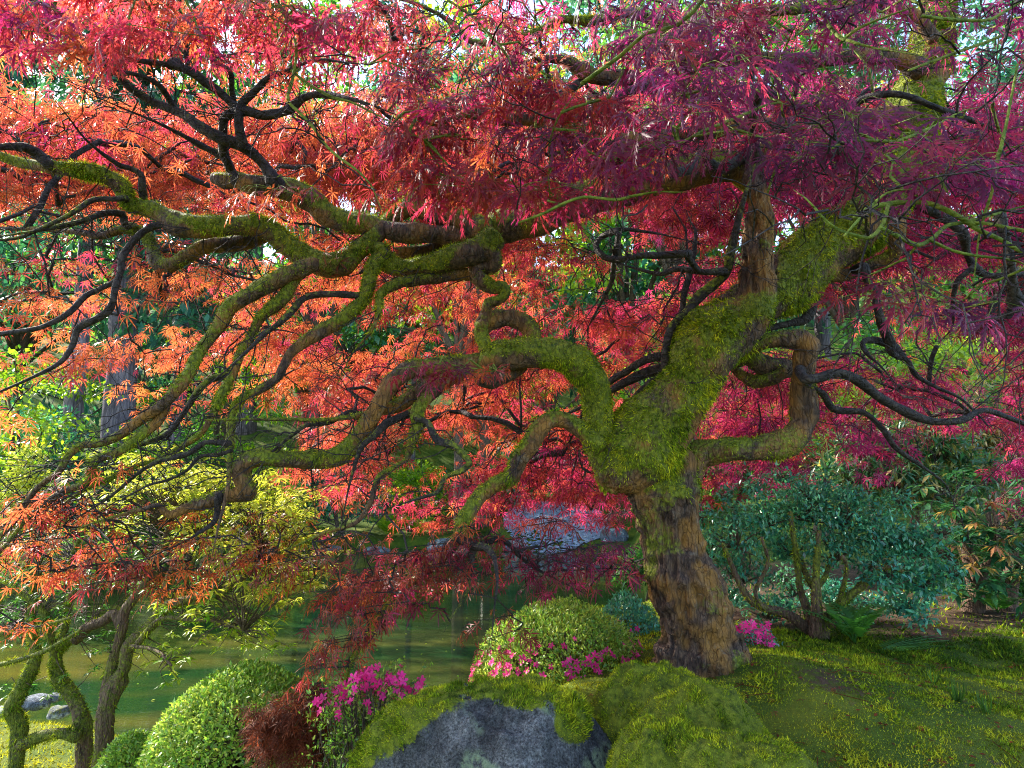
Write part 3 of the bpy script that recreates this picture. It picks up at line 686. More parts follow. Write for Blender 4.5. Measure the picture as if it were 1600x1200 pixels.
# --- fused trunk
tb = bpy.data.meshes.new('trunk_raw')
tv, tf, tn = [], [], 0
for k, (y0, y1, pts) in enumerate(WOOD):
    c = catmull(trace(y0, y1, pts, 0.0), 0.02)
    v, q, t, _ = tube(c, 24)
    tv.append(v); tf += [q + tn, t + tn]; tn += len(v)
    SKEL.append(c[::4])
trunk_raw = bpy.data.objects.new('trunk', make_mesh('trunk', np.concatenate(tv), tf))
COL.objects.link(trunk_raw)
rm = trunk_raw.modifiers.new('fuse', 'REMESH'); rm.mode = 'VOXEL'; rm.voxel_size = 0.0084
sm = trunk_raw.modifiers.new('ease', 'SMOOTH'); sm.factor = 0.5; sm.iterations = 9
bpy.context.view_layer.update()
ev = trunk_raw.evaluated_get(bpy.context.evaluated_depsgraph_get())
me = bpy.data.meshes.new_from_object(ev)
bpy.data.objects.remove(trunk_raw)
nv = len(me.vertices)
co = np.empty(nv * 3, np.float32); me.vertices.foreach_get('co', co); co = co.reshape(-1, 3).astype(float)
nr = np.empty(nv * 3, np.float32); me.vertices.foreach_get('normal', nr); nr = nr.reshape(-1, 3).astype(float)
quads = np.empty(len(me.polygons) * 4, np.int32); me.polygons.foreach_get('vertices', quads); quads = quads.reshape(-1, 4)
bpy.data.meshes.remove(me)
px, py, _ = px_of(co)
bare = sstep(745, 800, py + 75 * fbm(co * np.array([1, 1, .4]), 11, 3, 2))                                    # the lower trunk is bare bark
bare = np.maximum(bare, sstep(478, 430, py + 14 * fbm(co, 14, 2, 7)) * sstep(1225, 1208, px))   # and the upright stem
stretchy = co * np.array([1, 1, 0.22])
ridge = np.abs(fbm(stretchy, 30, 3, 41))
burl = fbm(co, 7.5, 2, 9)
fold = np.sin(co[:, 2] * 62 + 5 * fbm(co, 6, 2, 19)) * sstep(0.1, 0.5, fbm(co, 5, 2, 23) + 0.35)
disp = burl * 0.022 - ridge * 0.055 * bare + fold * 0.006 * bare + fbm(co, 30, 2, 12) * 0.004
disp += (1 - bare) * (0.004 + 0.018 * np.maximum(0, fbm(co, 13, 2, 15)))               # cushions of moss
co2 = co + nr * disp[:, None]
moss_t = (1 - bare) * (0.66 + 0.9 * fbm(co, 8, 3, 5) + 0.35 * np.minimum(nr[:, 2], 0.2)) + bare * np.clip(0.8 * fbm(co, 9, 3, 6) + 0.14 - 0.1 * nr[:, 2], 0, 0.75)
trunk = link('trunk', make_mesh('trunk', co2, quads, M['bark'], moss=np.clip(moss_t, 0, 1), smooth=True), maple)
MOSS_SURF.append((co2, tri_of(quads), nr, np.clip(moss_t, 0, 1) * (1 - 0.75 * bare), 1.0))

# --- limbs, branches, young shoots
WOODPTS = np.concatenate(SKEL + [catmull(trace(y0, y1, pts, 0.035, k), 0.03) for k, (kind, y0, y1, mo, pts) in enumerate(LIMB) if kind == 'limb'])
for k, (kind, y0, y1, mo, pts) in enumerate(LIMB):
    c = trace(y0, y1, pts, 0.0 if kind == 'shoot' else 0.035, k)
    rr = random.Random(k + 400)
    if kind == 'branch':                                    # grows from the nearest thicker wood
        dd = np.linalg.norm(WOODPTS[:, :3] - c[0, :3], axis=1)
        j = int(np.argmin(dd))
        if 0.012 < dd[j] < 0.7:
            mid = (WOODPTS[j, :3] + c[0, :3]) / 2 + np.array([rr.uniform(-.1, .1), rr.uniform(-.1, .1), 0.12]) * dd[j]
            c = np.vstack([[*WOODPTS[j, :3], c[0, 3] * 1.15], [*mid, c[0, 3] * 1.05], c])
    if c[-1, 3] < 0.019 and not (kind == 'limb' and pts[-1][2] > 6.5):      # and runs out to a fine tip
        dr = unit(c[-1, :3] - c[-2, :3]); L = c[-1, 3] * 22
        side = np.array([rr.uniform(-1, 1), rr.uniform(-1, 1), rr.uniform(-1, .5)])
        e = c[-1]
        c = np.vstack([c, [*(e[:3] + dr * L * .5 + side * L * .10), e[3] * .62], [*(e[:3] + dr * L + side * L * .36), e[3] * .36], [*(e[:3] + dr * L * 1.5 + side * L * .6), e[3] * .15]])
    c = catmull(c, 0.014 if kind == 'limb' else 0.02)
    sides = {'limb': 18, 'branch': 10, 'shoot': 7}[kind]
    v, q, t, ring = tube(c, sides)
    rad = np.concatenate([np.repeat(c[:, 3], sides), c[:1, 3], c[-1:, 3]])
    nrm = np.vstack([ring, [0, 0, -1], [0, 0, 1]])
    mossy = np.clip(mo * (0.74 + 1.5 * fbm(v, 6, 3, 5) + 0.55 * nrm[:, 2]) - 0.08, 0, 1)
    if kind == 'shoot':
        c0_ = np.concatenate([np.repeat(c[:, :3], sides, 0), c[:1, :3], c[-1:, :3]]); v = c0_ + (gnarl(v, nrm, rad, 0.30, k) - c0_) * 0.62
    else:
        v = gnarl(v, nrm, rad * 0.9, 0.34, k) - nrm * (0.08 * rad)[:, None]
        v = v + nrm * (mossy * np.minimum(rad * 0.20, 0.008) * (0.1 + np.maximum(0, fbm(v, 22, 2, 15)) * 1.5))[:, None]
    o = link(kind, make_mesh(kind, v, [q, t], M['green_twig' if kind == 'shoot' else ('bark' if kind == 'limb' else 'branch')], moss=mossy, smooth=True), maple)
    if kind == 'branch': WOODPTS = np.concatenate([WOODPTS, c[::2]])
    if kind != 'shoot':
        MOSS_SURF.append((v, tri_of(q), nrm, mossy, 0.75 if kind == 'limb' else 0.4))
    SKEL.append(c[::3])
SKEL = np.concatenate(SKEL)

# --- moss fronds hanging from the wood
def sample_surface(v, tris, w, n):
    a, b, c = v[tris[:, 0]], v[tris[:, 1]], v[tris[:, 2]]
    area = np.linalg.norm(np.cross(b - a, c - a), axis=1) * w
    pick = RNG.choice(len(tris), n, p=area / area.sum())
    r1 = np.sqrt(RNG.random(n)); r2 = RNG.random(n)
    bc = np.stack([1 - r1, r1 * (1 - r2), r1 * r2], 1)
    return pick, bc

bag = Bag()
tot_area = 0
for v, tris, nrm, mo, ln in MOSS_SURF:
    w = np.clip(mo[tris].mean(1) - 0.22, 0, 1)
    a, b, c = v[tris[:, 0]], v[tris[:, 1]], v[tris[:, 2]]
    area = (np.linalg.norm(np.cross(b - a, c - a), axis=1) * 0.5 * w).sum()
    n = int(area * 98000)
    if n < 5: continue
    pick, bc = sample_surface(v, tris, w, n)
    T = tris[pick]
    pos = np.einsum('nk,nkj->nj', bc, v[T]); nn = unit(np.einsum('nk,nkj->nj', bc, nrm[T]))
    keep = (vnoise(pos, 55, 4) > -0.35)
    pos, nn = pos[keep], nn[keep]; n = len(pos)
    under = np.clip(-nn[:, 2], 0, 1)
    d = unit(nn * (0.75 - 0.35 * under[:, None]) + rand_unit(n) * 0.5 + np.array([0, 0, -0.62]) * (0.5 + RNG.random((n, 1))))
    L = RNG.uniform(0.009, 0.024, n) * ln * (0.75 + 0.9 * np.clip(fbm(pos, 9, 2, 8) + 0.3, 0, 1))
    fv, ff = place((BLADE[0] * np.array([1.75, 1, 1]), BLADE[1]), pos - nn * 0.002, d, rand_unit(n), L)
    ti = np.stack([np.clip(0.5 + 0.35 * fbm(pos, 5, 2, 30) + 0.6 * fbm(pos, 28, 2, 31) + RNG.normal(0, 0.2, n), 0, 1), RNG.random(n), np.zeros(n)], 1)
    bag.add(fv, ff, per_vert(ti, 3))
bag.build('moss', M['moss'], maple, kind='stuff')
# ------------------------------------------------------------------ maple foliage: sprays of leaves in a drooping dome
HOLES = [(60, 565, 120, 75, 1.0), (235, 570, 85, 110, .8), (300, 690, 80, 40, .6), (300, 460, 70, 70, .9), (475, 335, 60, 30, .6), (700, 478, 100, 36, 1.0), (860, 660, 90, 40, .8), (830, 520, 60, 40, .5), (900, 590, 60, 30, .6),
         (1100, 500, 60, 60, .8), (1080, 690, 60, 40, .6), (1330, 470, 90, 50, .8), (1440, 540, 130, 40, .6), (610, 820, 140, 60, .9), (690, 730, 90, 40, .5), (440, 820, 110, 80, .97), (330, 760, 120, 60, .8), (40, 690, 110, 80, .8), (50, 640, 120, 50, .9),
         (800, 30, 90, 45, .75), (1000, 330, 60, 45, .7), (960, 440, 60, 40, .6), (1470, 140, 60, 30, .8), (640, 60, 60, 40, .5), (240, 190, 60, 50, .5), (230, 300, 60, 40, .5), (560, 150, 50, 30, .4), (1380, 700, 160, 40, .45), (1560, 640, 80, 40, .6), (1130, 560, 40, 60, .5), (1300, 640, 60, 60, .4), (1450, 760, 180, 50, .95), (1250, 800, 160, 70, .95), (900, 830, 80, 40, .9), (1000, 760, 60, 80, .5)]

def dens_far(x, y):
    low = np.interp(x, [-100, 200, 420, 520, 1000, 1100, 1650], [655, 690, 700, 800, 800, 745, 760])
    d = sstep(low + 55, low - 45, y)
    for hx, hy, sx, sy, a in HOLES:
        d = d * (1 - a * np.exp(-((x - hx) / sx) ** 2 - ((y - hy) / sy) ** 2))
    d = d * (1 - 0.22 * sstep(1040, 1140, x) * sstep(380, 470, y))
    q = np.stack([x / 110.0, y / 38.0, np.zeros_like(x)], -1)
    return d * sstep(-0.34, 0.16, fbm(q, 1.0, 3, 77))

def sun_shade_tint(x, y, near):  # backlit orange to shaded purple across the crown, put into the leaf colour
    b = np.interp(x, [0, 350, 620, 900, 1150, 1500], [0.08, 0.13, 0.22, 0.38, 0.60, 0.70])
    b = b + 0.16 * sstep(330, 100, y) + 0.12 * near
    b = b + 0.22 * sstep(620, 760, y) * sstep(420, 640, x)
    return b

SPR = []      # centre, outward direction, radius, leaves, leaf length, detail, near
CROWN = np.array([0.95, 2.75])
def add_sprays(n, xr, yr, Yr, nl, L, rad, detail, near, dens=None):
    made, tries = 0, 0
    while made < n and tries < 60:
        tries += 1
        x = RNG.uniform(*xr, n); y = RNG.uniform(*yr, n); Y = RNG.uniform(*Yr, n)
        if dens is not None:
            k = RNG.random(n) < dens(x, y)
            x, y, Y = x[k], y[k], Y[k]
        for a, b, c in zip(x, y, Y):
            if made >= n: break
            if near >= .3 and 40 < b < 330 and abs(a - np.interp(b, [30, 80, 130, 175, 220, 270, 318], [1460, 1452, 1440, 1426, 1412, 1400, 1380])) < 62 and RNG.random() < .72: continue
            p, _ = at(a, b, c)
            if p[2] < 0.12 or p[2] > 3.3: continue
            o = p[:2] - CROWN
            o = o / max(np.hypot(*o), 1e-6) + RNG.normal(0, 0.45, 2)
            SPR.append((p, np.array([o[0], o[1], 0.0]) / max(np.hypot(*o), 1e-6), rad * RNG.uniform(0.75, 1.25), max(3, int(nl * RNG.uniform(0.7, 1.3))), L, detail, near))
            made += 1

add_sprays(1700, (-170, 1770), (-260, 850), (3.45, 5.1), 23, 0.064, 0.20, 0, 0.0, dens_far)
add_sprays(820, (-170, 1770), (-220, 290), (3.6, 5.4), 22, 0.068, 0.22, 0, 0.0)
add_sprays(150, (-100, 1700), (-150, 300), (2.6, 3.5), 18, 0.070, 0.18, 1, 0.35, lambda x, y: 1 - 0.75 * sstep(60, 110, y) * sstep(640, 560, x))
add_sprays(60, (0, 620), (330, 720), (2.6, 3.4), 14, 0.062, 0.17, 0, 0.0, dens_far)
add_sprays(24, (1060, 1700), (330, 700), (3.2, 4.2), 16, 0.080, 0.18, 0, 0.1, dens_far)
add_sprays(230, (-120, 1720), (-60, 130), (3.6, 5.2), 22, 0.068, 0.22, 0, 0.0)
# near canopy, in front of the wood
for n, xr, yr, Yr, L in [(12, (1240, 1640), (190, 262), (1.22, 1.65), 0.078), (27, (1030, 1640), (10, 240), (1.4, 2.1), 0.077),
                         (26, (640, 1080), (40, 215), (1.7, 2.3), 0.094), (20, (600, 1020), (205, 300), (1.7, 2.1), 0.09), (40, (-40, 620), (-30, 62), (1.6, 2.4), 0.084), (9, (480, 720), (60, 220), (1.8, 2.3), 0.082),
                         (2, (1400, 1620), (440, 480), (1.35, 1.6), 0.08), (4, (650, 770), (565, 580), (2.2, 2.3), 0.06), (24, (560, 1640), (-120, 30), (1.4, 2.2), 0.096), (2, (430, 470), (270, 300), (2.2, 2.3), 0.07)]:
    add_sprays(n, xr, yr, Yr, 11, L, 0.13, 2, 1.0)
# low hanging clusters
LOW = [(600, 920, 3), (562, 970, 3), (525, 985, 2), (505, 1000, 2), (655, 890, 3), (640, 930, 2), (740, 895, 3), (800, 880, 3), (860, 898, 3), (620, 868, 3), (700, 868, 3), (545, 1030, 2), (905, 872, 3), (955, 888, 3), (780, 972, 2), (720, 850, 2), (680, 835, 2),
       (580, 850, 2), (530, 940, 2), (760, 835, 2), (830, 850, 2), (930, 840, 2), (980, 860, 2), (590, 895, 3), (820, 820, 2), (960, 810, 2), (490, 855, 2), (520, 835, 2), (440, 815, 2),
       (40, 765, 3), (110, 785, 3), (20, 800, 3), (60, 840, 3), (120, 805, 2), (90, 895, 2), (500, 880, 2), (480, 900, 1), (540, 905, 2), (575, 935, 2), (610, 905, 2), (845, 875, 2), (930, 865, 2), (770, 905, 1), (690, 905, 1), (190, 850, 3), (250, 872, 3), (300, 850, 2), (350, 865, 2), (30, 850, 1), (15, 965, 2), (200, 890, 3), (255, 905, 1), (160, 870, 2), (200, 800, 1), (120, 830, 1), (60, 900, 1), (160, 720, 1), (330, 800, 1), (400, 850, 2)]
for lx, ly, k in LOW:
    add_sprays(k, (lx - 34, lx + 34), (ly - 16, ly + 16), (2.15, 2.7) if lx < 700 else (2.4, 2.9), 16, 0.052, 0.12, 1, 0.12)
# unseen rest of the dome, added for its shade on the canopy below
for i in range(150):
    a, r = RNG.uniform(0, 2 * math.pi), 3.4 * math.sqrt(RNG.random())
    p = np.array([0.75 + r * math.cos(a), 2.5 + r * math.sin(a) * 0.85, 0])
    p[2] = 2.95 - 0.085 * r * r + RNG.uniform(-0.2, 0.2)
    qx, qy, qz = px_of(p)
    if qz > 0.2 and -60 < qx < 1660 and qy > -40: continue
    if p[1] < 0.9 and p[2] < 1.9: continue
    if p[0] > 1.5 and p[1] < 3.2: continue  # left open so skylight reaches the lawn
    o = np.array([math.cos(a), math.sin(a), 0])
    SPR.append((p, o, 0.24, 20, 0.10, 0, 0.4))

# gaps in the dome that let the low sun in: to the lime tree, the trunk's flank and the azaleas
sd_ = np.array(SUN_DIR)
def thin_along(p0, rad, keep, t0):
    global SPR
    out = []
    for s in SPR:
        r = s[0] - np.asarray(p0); t = r @ sd_
        if t > t0 and np.linalg.norm(r - t * sd_) < rad and RNG.random() > keep: continue
        out.append(s)
    SPR = out
for p0, rad, keep, t0 in [((-1.15, 3.0, 0.75), .55, .08, .3), ((-1.75, 3.3, 0.75), .42, .15, .35), ((-1.4, 3.2, 0.35), .35, .2, .4), ((0.85, 2.6, 0.55), .24, .25, .5), ((0.92, 2.6, 0.25), .22, .3, .5), ((0.0, 3.0, 0.25), .28, .3, .9), ((-0.6, 2.5, 0.1), .25, .4, .6), ((0.45, 2.55, 1.2), .25, .45, .5), ((-1.0, 2.8, 0.0), .3, .3, .5)]:
    thin_along(p0, rad, keep, t0)

# twigs: every spray hangs on the nearest wood, or on a spray nearer to the wood than itself
cen = np.array([s[0] for s in SPR])
near_sk = np.array([np.min(np.linalg.norm(SKEL[:, :3] - c, axis=1)) for c in cen])
order = np.argsort(near_sk)
nodes = np.concatenate([SKEL[:, :3], np.zeros((len(SPR), 3))])
bias = np.concatenate([np.zeros(len(SKEL)), np.full(len(SPR), np.inf)])
load = np.zeros(len(nodes)); parent = {}
for s in order:
    d = np.linalg.norm(nodes - cen[s], axis=1) * 1.0 + bias
    j = int(np.argmin(d))
    parent[len(SKEL) + s] = j
    nodes[len(SKEL) + s] = cen[s] - SPR[s][1] * SPR[s][2] * 0.5
    bias[len(SKEL) + s] = 0.04 + 0.16 * near_sk[s]
for s in order[::-1]:
    k = len(SKEL) + s
    load[k] += 1
    j = parent[k]
    while j >= len(SKEL):
        load[j] += 1
        j = parent[j]
tw, gtw = Bag(), Bag()
for s in order:
    k = len(SKEL) + s
    a, b = nodes[parent[k]], nodes[k]
    L = np.linalg.norm(b - a)
    if L < 0.02: continue
    m = max(4, int(L / 0.07))
    t = np.linspace(0, 1, m)[:, None]
    lift = np.array([0, 0, 1.0]) * (0.10 * L)
    c = a + (b - a) * t + lift * np.sin(math.pi * t) + (RNG.normal(0, 0.013, (m, 3)) + np.cumsum(RNG.normal(0, 0.004, (m, 3)), 0)) * np.sin(math.pi * t)
    r0 = 0.0016 + 0.0011 * math.sqrt(load[k])
    r = np.linspace(r0 * 1.25, r0, m)
    near = SPR[s][6] >= 1
    v, q, tt, _ = tube(np.column_stack([c, r]), 4 if near or load[k] > 6 else 3)
    bg = gtw if near and L < 0.5 else tw
    bg.add(v, q); bg.f.append(tt + bg.n - len(v))

# leaves
data = {}
for s, (p, out, R, n, L, det, near) in enumerate(SPR):
    side = np.array([-out[1], out[0], 0])
    # a spray is a short drooping shoot with leaves in pairs on it and on its side shoots
    u = RNG.uniform(-0.9, 1.0, n); w = RNG.uniform(-1, 1, n) * np.sqrt(np.clip(1 - u * u * 0.8, 0.05, 1))
    pos = p + out * (u * R)[:, None] + side * (w * R * 0.95)[:, None]
    pos[:, 2] += -0.30 * R * (u + 0.3) ** 2 - 0.25 * R * w * w + RNG.normal(0, 0.11 * R, n)
    d = out * 0.55 + side * (w * 0.8)[:, None] + rand_unit(n) * 0.38
    d[:, 2] -= RNG.uniform(0.25, 0.95, n)
    d = unit(d)
    nn = unit(np.array([0, 0, 0.8]) + out * 0.55 + rand_unit(n) * 0.55)
    size = L * RNG.uniform(0.5, 1.3, n)
    x, y, _ = px_of(p)
    pg = np.clip(sun_shade_tint(x, y, near) + RNG.normal(0, 0.19) + RNG.normal(0, 0.15, n), 0, 1)
    ti = np.stack([pg, np.clip(0.5 + RNG.normal(0, 0.16) + RNG.normal(0, 0.20, n), 0, 1), np.zeros(n)], 1)
    data.setdefault(det, []).append((pos, d, nn, size, ti, np.full(n, s)))
    if near >= 1 or det == 1:
        node = nodes[len(SKEL) + s]
        tip = p + out * R * 0.7 + np.array([0, 0, -0.12 * R])
        cc = node + (tip - node) * np.linspace(0, 1, 6)[:, None]
        v, q, tt, _ = tube(np.column_stack([cc, np.linspace(0.0021, 0.001, 6)]), 4)
        bg = gtw if near >= 1 else tw
        bg.add(v, q); bg.f.append(tt + bg.n - len(v))
        for i in range(n):                                            # petioles
            h = cc[np.argmin(np.linalg.norm(cc - pos[i], axis=1))]
            mid = (h + pos[i]) / 2 + np.array([0, 0, 0.012])
            v, q, tt, _ = tube(np.column_stack([np.array([h, mid, pos[i]]), [0.0011, 0.0009, 0.0008]]), 3)
            bg.add(v, q)
for i in range(800):                                                   # fine dead and side twigs along the wood
    j = RNG.integers(0, len(SKEL))
    st = SKEL[j, :3]
    x, y, _ = px_of(st)
    if SKEL[j, 3] > 0.05 or y > 830: continue
    o = st[:2] - CROWN; o = o / max(np.hypot(*o), .1)
    d = unit(np.array([o[0] * .7, o[1] * .7, -.15]) + rand_unit(1)[0] * .8)
    L = RNG.uniform(.12, .42); m = 9
    c = st + d * np.linspace(0, L, m)[:, None] + np.cumsum(RNG.normal(0, .011, (m, 3)), 0) + np.array([0, 0, -.12]) * L * np.linspace(0, 1, m)[:, None] ** 2
    v, q, tt, _ = tube(np.column_stack([c, np.linspace(.0032, .0009, m)]), 3); tw.add(v, q)
    for b_ in (3, 5, 6):
        d2 = unit(d + rand_unit(1)[0] * .9); L2 = L * .4
        c2 = c[b_] + d2 * np.linspace(0, L2, 5)[:, None] + np.cumsum(RNG.normal(0, .008, (5, 3)), 0)
        c2[0] = c[b_]
        v, q, tt, _ = tube(np.column_stack([c2, np.linspace(.0018, .0007, 5)]), 3); tw.add(v, q)
tw.build('twigs', M['branch'], maple, smooth=True, kind='stuff')
gtw.build('green_twigs', M['green_twig'], maple, smooth=True, kind='stuff')

rest = Bag()
for det, lst in data.items():
    pos, d, nn, size, ti, sid = [np.concatenate([l[i] for l in lst]) for i in range(6)]
    single = np.zeros(len(pos), bool)
    if det == 2:
        qx, qy, qz = px_of(pos)
        ok = (qx > 10) & (qx < 1590) & (qy > 8) & (qy < 700)
        rank = np.where(ok, size / qz, 0)
        single[np.argsort(-rank)[:290]] = True
        meshes = {}
        for i in np.nonzero(single)[0]:
            shape, shade = i % 4, int(np.clip(ti[i, 0] * 6, 0, 5))
            key = (shape, shade, i % 3)
            if key not in meshes:
                tvv, tff = LACE[2][shape]
                meshes[key] = make_mesh('leaf', tvv, tff, M['maple_leaf'], tint=np.broadcast_to([(shade + 0.5) / 6, 0.3 + 0.2 * key[2], 0], (len(tvv), 3)))
            o = link('leaf', meshes[key], maple)
            dd = d[i]; x = np.cross(dd, nn[i]); x /= np.linalg.norm(x); zz = np.cross(x, dd)
            R3 = Matrix(((x[0], dd[0], zz[0]), (x[1], dd[1], zz[1]), (x[2], dd[2], zz[2])))
            o.location = Vector(pos[i]) - maple.location
            o.rotation_euler = R3.to_euler()
            o.scale = (size[i],) * 3
    for shape in range(4):
        k = (np.arange(len(pos)) % 4 == shape) & ~single
        if not k.any(): continue
        tpl = LACE[det][shape]
        v, f = place(tpl, pos[k], d[k], nn[k], size[k])
        rest.add(v, f, per_vert(ti[k], len(tpl[0])))
rest.build('foliage', M['maple_leaf'], maple, kind='stuff')
# ------------------------------------------------------------------ boulder and the mossy rock beside it
def lump(center, radii, n=48, seed=0, amp=0.16, freq=2.2, power=2.6, chip=0.0):
    """A stone: a squarish ellipsoid, roughened and chipped. Returns verts, quads/tris list, normals."""
    m = n // 2
    th = np.linspace(0.0, math.pi, m + 1)
    ph = np.arange(n) * 2 * math.pi / n
    T, Pm = np.meshgrid(th, ph, indexing='ij')
    d = np.stack([np.sin(T) * np.cos(Pm), np.sin(T) * np.sin(Pm), np.cos(T)], -1).reshape(-1, 3)
    k = (np.abs(d) ** power).sum(1) ** (-1 / power)
    r = k * (1 + amp * fbm(d, freq, 4, seed) + 0.05 * fbm(d, freq * 5, 3, seed + 1))
    if chip:
        for i in range(9):
            pn = unit(np.random.default_rng(seed * 31 + i).normal(size=3))
            lim = 0.80 + 0.1 * ((i * 37) % 10) / 10
            s = (d @ pn) * r
            r = np.where(s > lim, r * (1 - chip * (s - lim) / np.maximum(s, 1e-6)), r)
    v = d * r[:, None] * np.asarray(radii) + np.asarray(center)
    i = np.arange(m)[:, None] * n; kk = np.arange(n)[None]; k2 = (kk + 1) % n
    q = np.stack([i + kk, i + n + kk, i + n + k2, i + k2], -1).reshape(-1, 4)
    nn = unit(d / np.asarray(radii))
    return v, q, nn

def moss_on(v, q, nn, mask, dens, length, parent, mat='moss', hang=0.35, name='moss'):
    tris = tri_of(q)
    w = np.clip(mask[tris].mean(1) - 0.25, 0, 1)
    a, b, c = v[tris[:, 0]], v[tris[:, 1]], v[tris[:, 2]]
    n = int((np.linalg.norm(np.cross(b - a, c - a), axis=1) * 0.5 * w).sum() * dens)
    if n < 4: return
    pick, bc = sample_surface(v, tris, w, n)
    pos = np.einsum('nk,nkj->nj', bc, v[tris[pick]]); nn2 = unit(np.einsum('nk,nkj->nj', bc, nn[tris[pick]]))
    steep = np.clip(1 - nn2[:, 2], 0, 1)[:, None]
    d = unit(nn2 + rand_unit(n) * 0.75 + np.array([0, 0, -1.0]) * steep * hang * 2 + np.array([0, 0, 0.3]))
    clump = np.clip(fbm(pos, 30, 2, 3) + 0.75, 0.45, 1.4)
    bg = Bag()
    fv, ff = place((BLADE[0] * np.array([2.0, 1, 1]), BLADE[1]), pos - nn2 * 0.002, d, rand_unit(n), RNG.uniform(0.5, 1.2, n) * length * clump)
    ti = np.stack([np.clip(0.5 + 0.5 * fbm(pos, 7, 2, 31) + 0.5 * fbm(pos, 34, 2, 32) + RNG.normal(0, 0.18, n), 0, 1), RNG.random(n), np.zeros(n)], 1)
    bg.add(fv, ff, per_vert(ti, 3))
    return bg.build(name, M[mat], parent, kind='stuff')

c0, s0 = at(790, 1180, 1.93)
boulder = empty('boulder', (c0[0], c0[1], float(H(c0[0], c0[1])) - 0.05), 'big blue-grey boulder capped with yellow-green moss below the azalea dome', 'rock')
def boulder_piece(pxc, pyt, Y, halfw, depth, seed, skew):
    c, s = at(pxc, pyt, Y)
    base = float(H(c[0], c[1])) - 0.12
    hz = (c[2] - base)
    v, q, nn = lump((c[0], c[1] + depth * 0.25, base), (halfw * s, depth, hz), 210, seed, 0.16, 1.8, 2.4, 0.8)
    v = v + nn * (0.012 * fbm(v, 14, 3, 77) + 0.006 * fbm(v * np.array([1, 1, .5]), 45, 3, 79) - 0.010 * np.abs(fbm(v, 9, 3, 78)))[:, None]
    v[:, 2] += skew * (v[:, 0] - c[0])
    nn = unit(nn + 0.3 * unit(v - v.mean(0)))
    x, y, _ = px_of(v)
    wob = fbm(v, 5, 3, seed)
    zf = (v[:, 2] - base) / hz
    mask = np.maximum(sstep(0.90, 0.985, zf + 0.10 * wob) * sstep(960, 900, x), sstep(755, 690, x + 1.15 * (y - 1085) + 75 * wob))
    mask = np.maximum(mask, sstep(0.35, 0.75, np.exp(-((x - 893) / 36) ** 2) * sstep(1200, 1130, y) + 0.35 * wob))
    v = v + nn * (mask * 0.02 * (0.6 + np.maximum(0, fbm(v, 16, 2, 6))))[:, None]
    return v, q, nn, mask
v, q, nn, mk = boulder_piece(775, 1086, 1.95, 222, 0.26, 5, 0.10)
o = link('stone_body', make_mesh('stone_body', v, q, M['boulder'], moss=mk, smooth=True), boulder)
moss_on(v, q, nn, mk, 150000, 0.016, boulder, hang=0.5)
c1, s1 = at(1085, 1100, 2.05)
mrock = empty('mossy_rock', (c1[0], c1[1], float(H(c1[0], c1[1]))), 'low rock wholly covered in bright green cushion moss at the foot of the maple', 'rock')
bg = []
for (pxc, pyt, Y, hw, dp, sd) in [(1020, 1048, 2.12, 125, 0.20, 21), (1090, 1075, 1.95, 120, 0.22, 22), (1150, 1150, 1.72, 150, 0.20, 23), (1040, 1130, 1.78, 100, 0.16, 24)]:
    c, s = at(pxc, pyt, Y)
    base = float(H(c[0], c[1])) - 0.1
    v, q, nn = lump((c[0], c[1], base), (hw * s, dp, max(0.06, c[2] - base)), 64, sd, 0.16, 2.6, 2.3)
    v = v + nn * (0.016 * np.maximum(0, fbm(v, 14, 2, 4)) + 0.006 * fbm(v, 40, 2, 9))[:, None]
    bg.append((v, q, nn))
bag = Bag()
for v, q, nn in bg: bag.add(v, q, moss=0.95)
bag.build('stone_body', M['boulder'], mrock, smooth=True)
off = 0
V = np.concatenate([b[0] for b in bg]); NN = np.concatenate([b[2] for b in bg]); Q = []
for b in bg: Q.append(b[1] + off); off += len(b[0])
Q = np.concatenate(Q)
moss_on(V, Q, NN, sstep(-0.1, 0.35, NN[:, 2]) * np.clip(0.9 + 0.5 * fbm(V, 7, 2, 7), 0, 1), 165000, 0.012, mrock, hang=0.2)

def small_stone(name, px, pyb, Y, hw, h, seed, label, mat='bank_stone', group=None, moss=0.0, parent=None):
    c, s = at(px, pyb, Y)
    v, q, nn = lump((c[0], c[1], c[2] + h * s * 0.3), (hw * s, hw * s * 0.8, h * s), 28, seed, 0.25, 1.8, 2.6, 0.8)
    o = link(name, make_mesh(name, v, q, M[mat], moss=np.clip(moss * (nn[:, 2] > 0.25) * (0.8 + fbm(v, 6, 2, 1)), 0, 1), smooth=True), parent)
    if parent is None: tag(o, label, 'rock', group)
    return o
small_stone('stone', 1198, 1030, 3.05, 30, 20, 3, 'pale blue stone half buried in moss beside the small pink azalea')

# ------------------------------------------------------------------ moss and grass on the lawn
n = 400000
Yd = 1.35 * (6.2 / 1.35) ** RNG.random(n)
Xd = RNG.uniform(-0.75, 0.98, n) * Yd
k = (Xd > -0.25) & (pond_sd(Xd, Yd) > 0.7)
Xd, Yd = Xd[k], Yd[k]
sl = soil(Xd, Yd)
pp = np.stack([Xd, Yd, np.zeros_like(Xd)], -1)
k = RNG.random(len(Xd)) > np.clip(sl * 1.25, 0, 0.93) + 0.15 * (fbm(pp, 3.2, 3, 51) < -0.3)
Xd, Yd, pp = Xd[k], Yd[k], pp[k]
n = len(Xd)
pos = np.stack([Xd, Yd, H(Xd, Yd) - 0.002], -1)
hgt = (0.0078 + 0.0032 * Yd) * RNG.uniform(0.5, 1.2, n) * np.clip(0.85 + 0.8 * fbm(pp, 9, 2, 3), 0.5, 1.5)
grassy = sstep(2.6, 3.3, Yd) * sstep(0.9, 1.5, Xd)
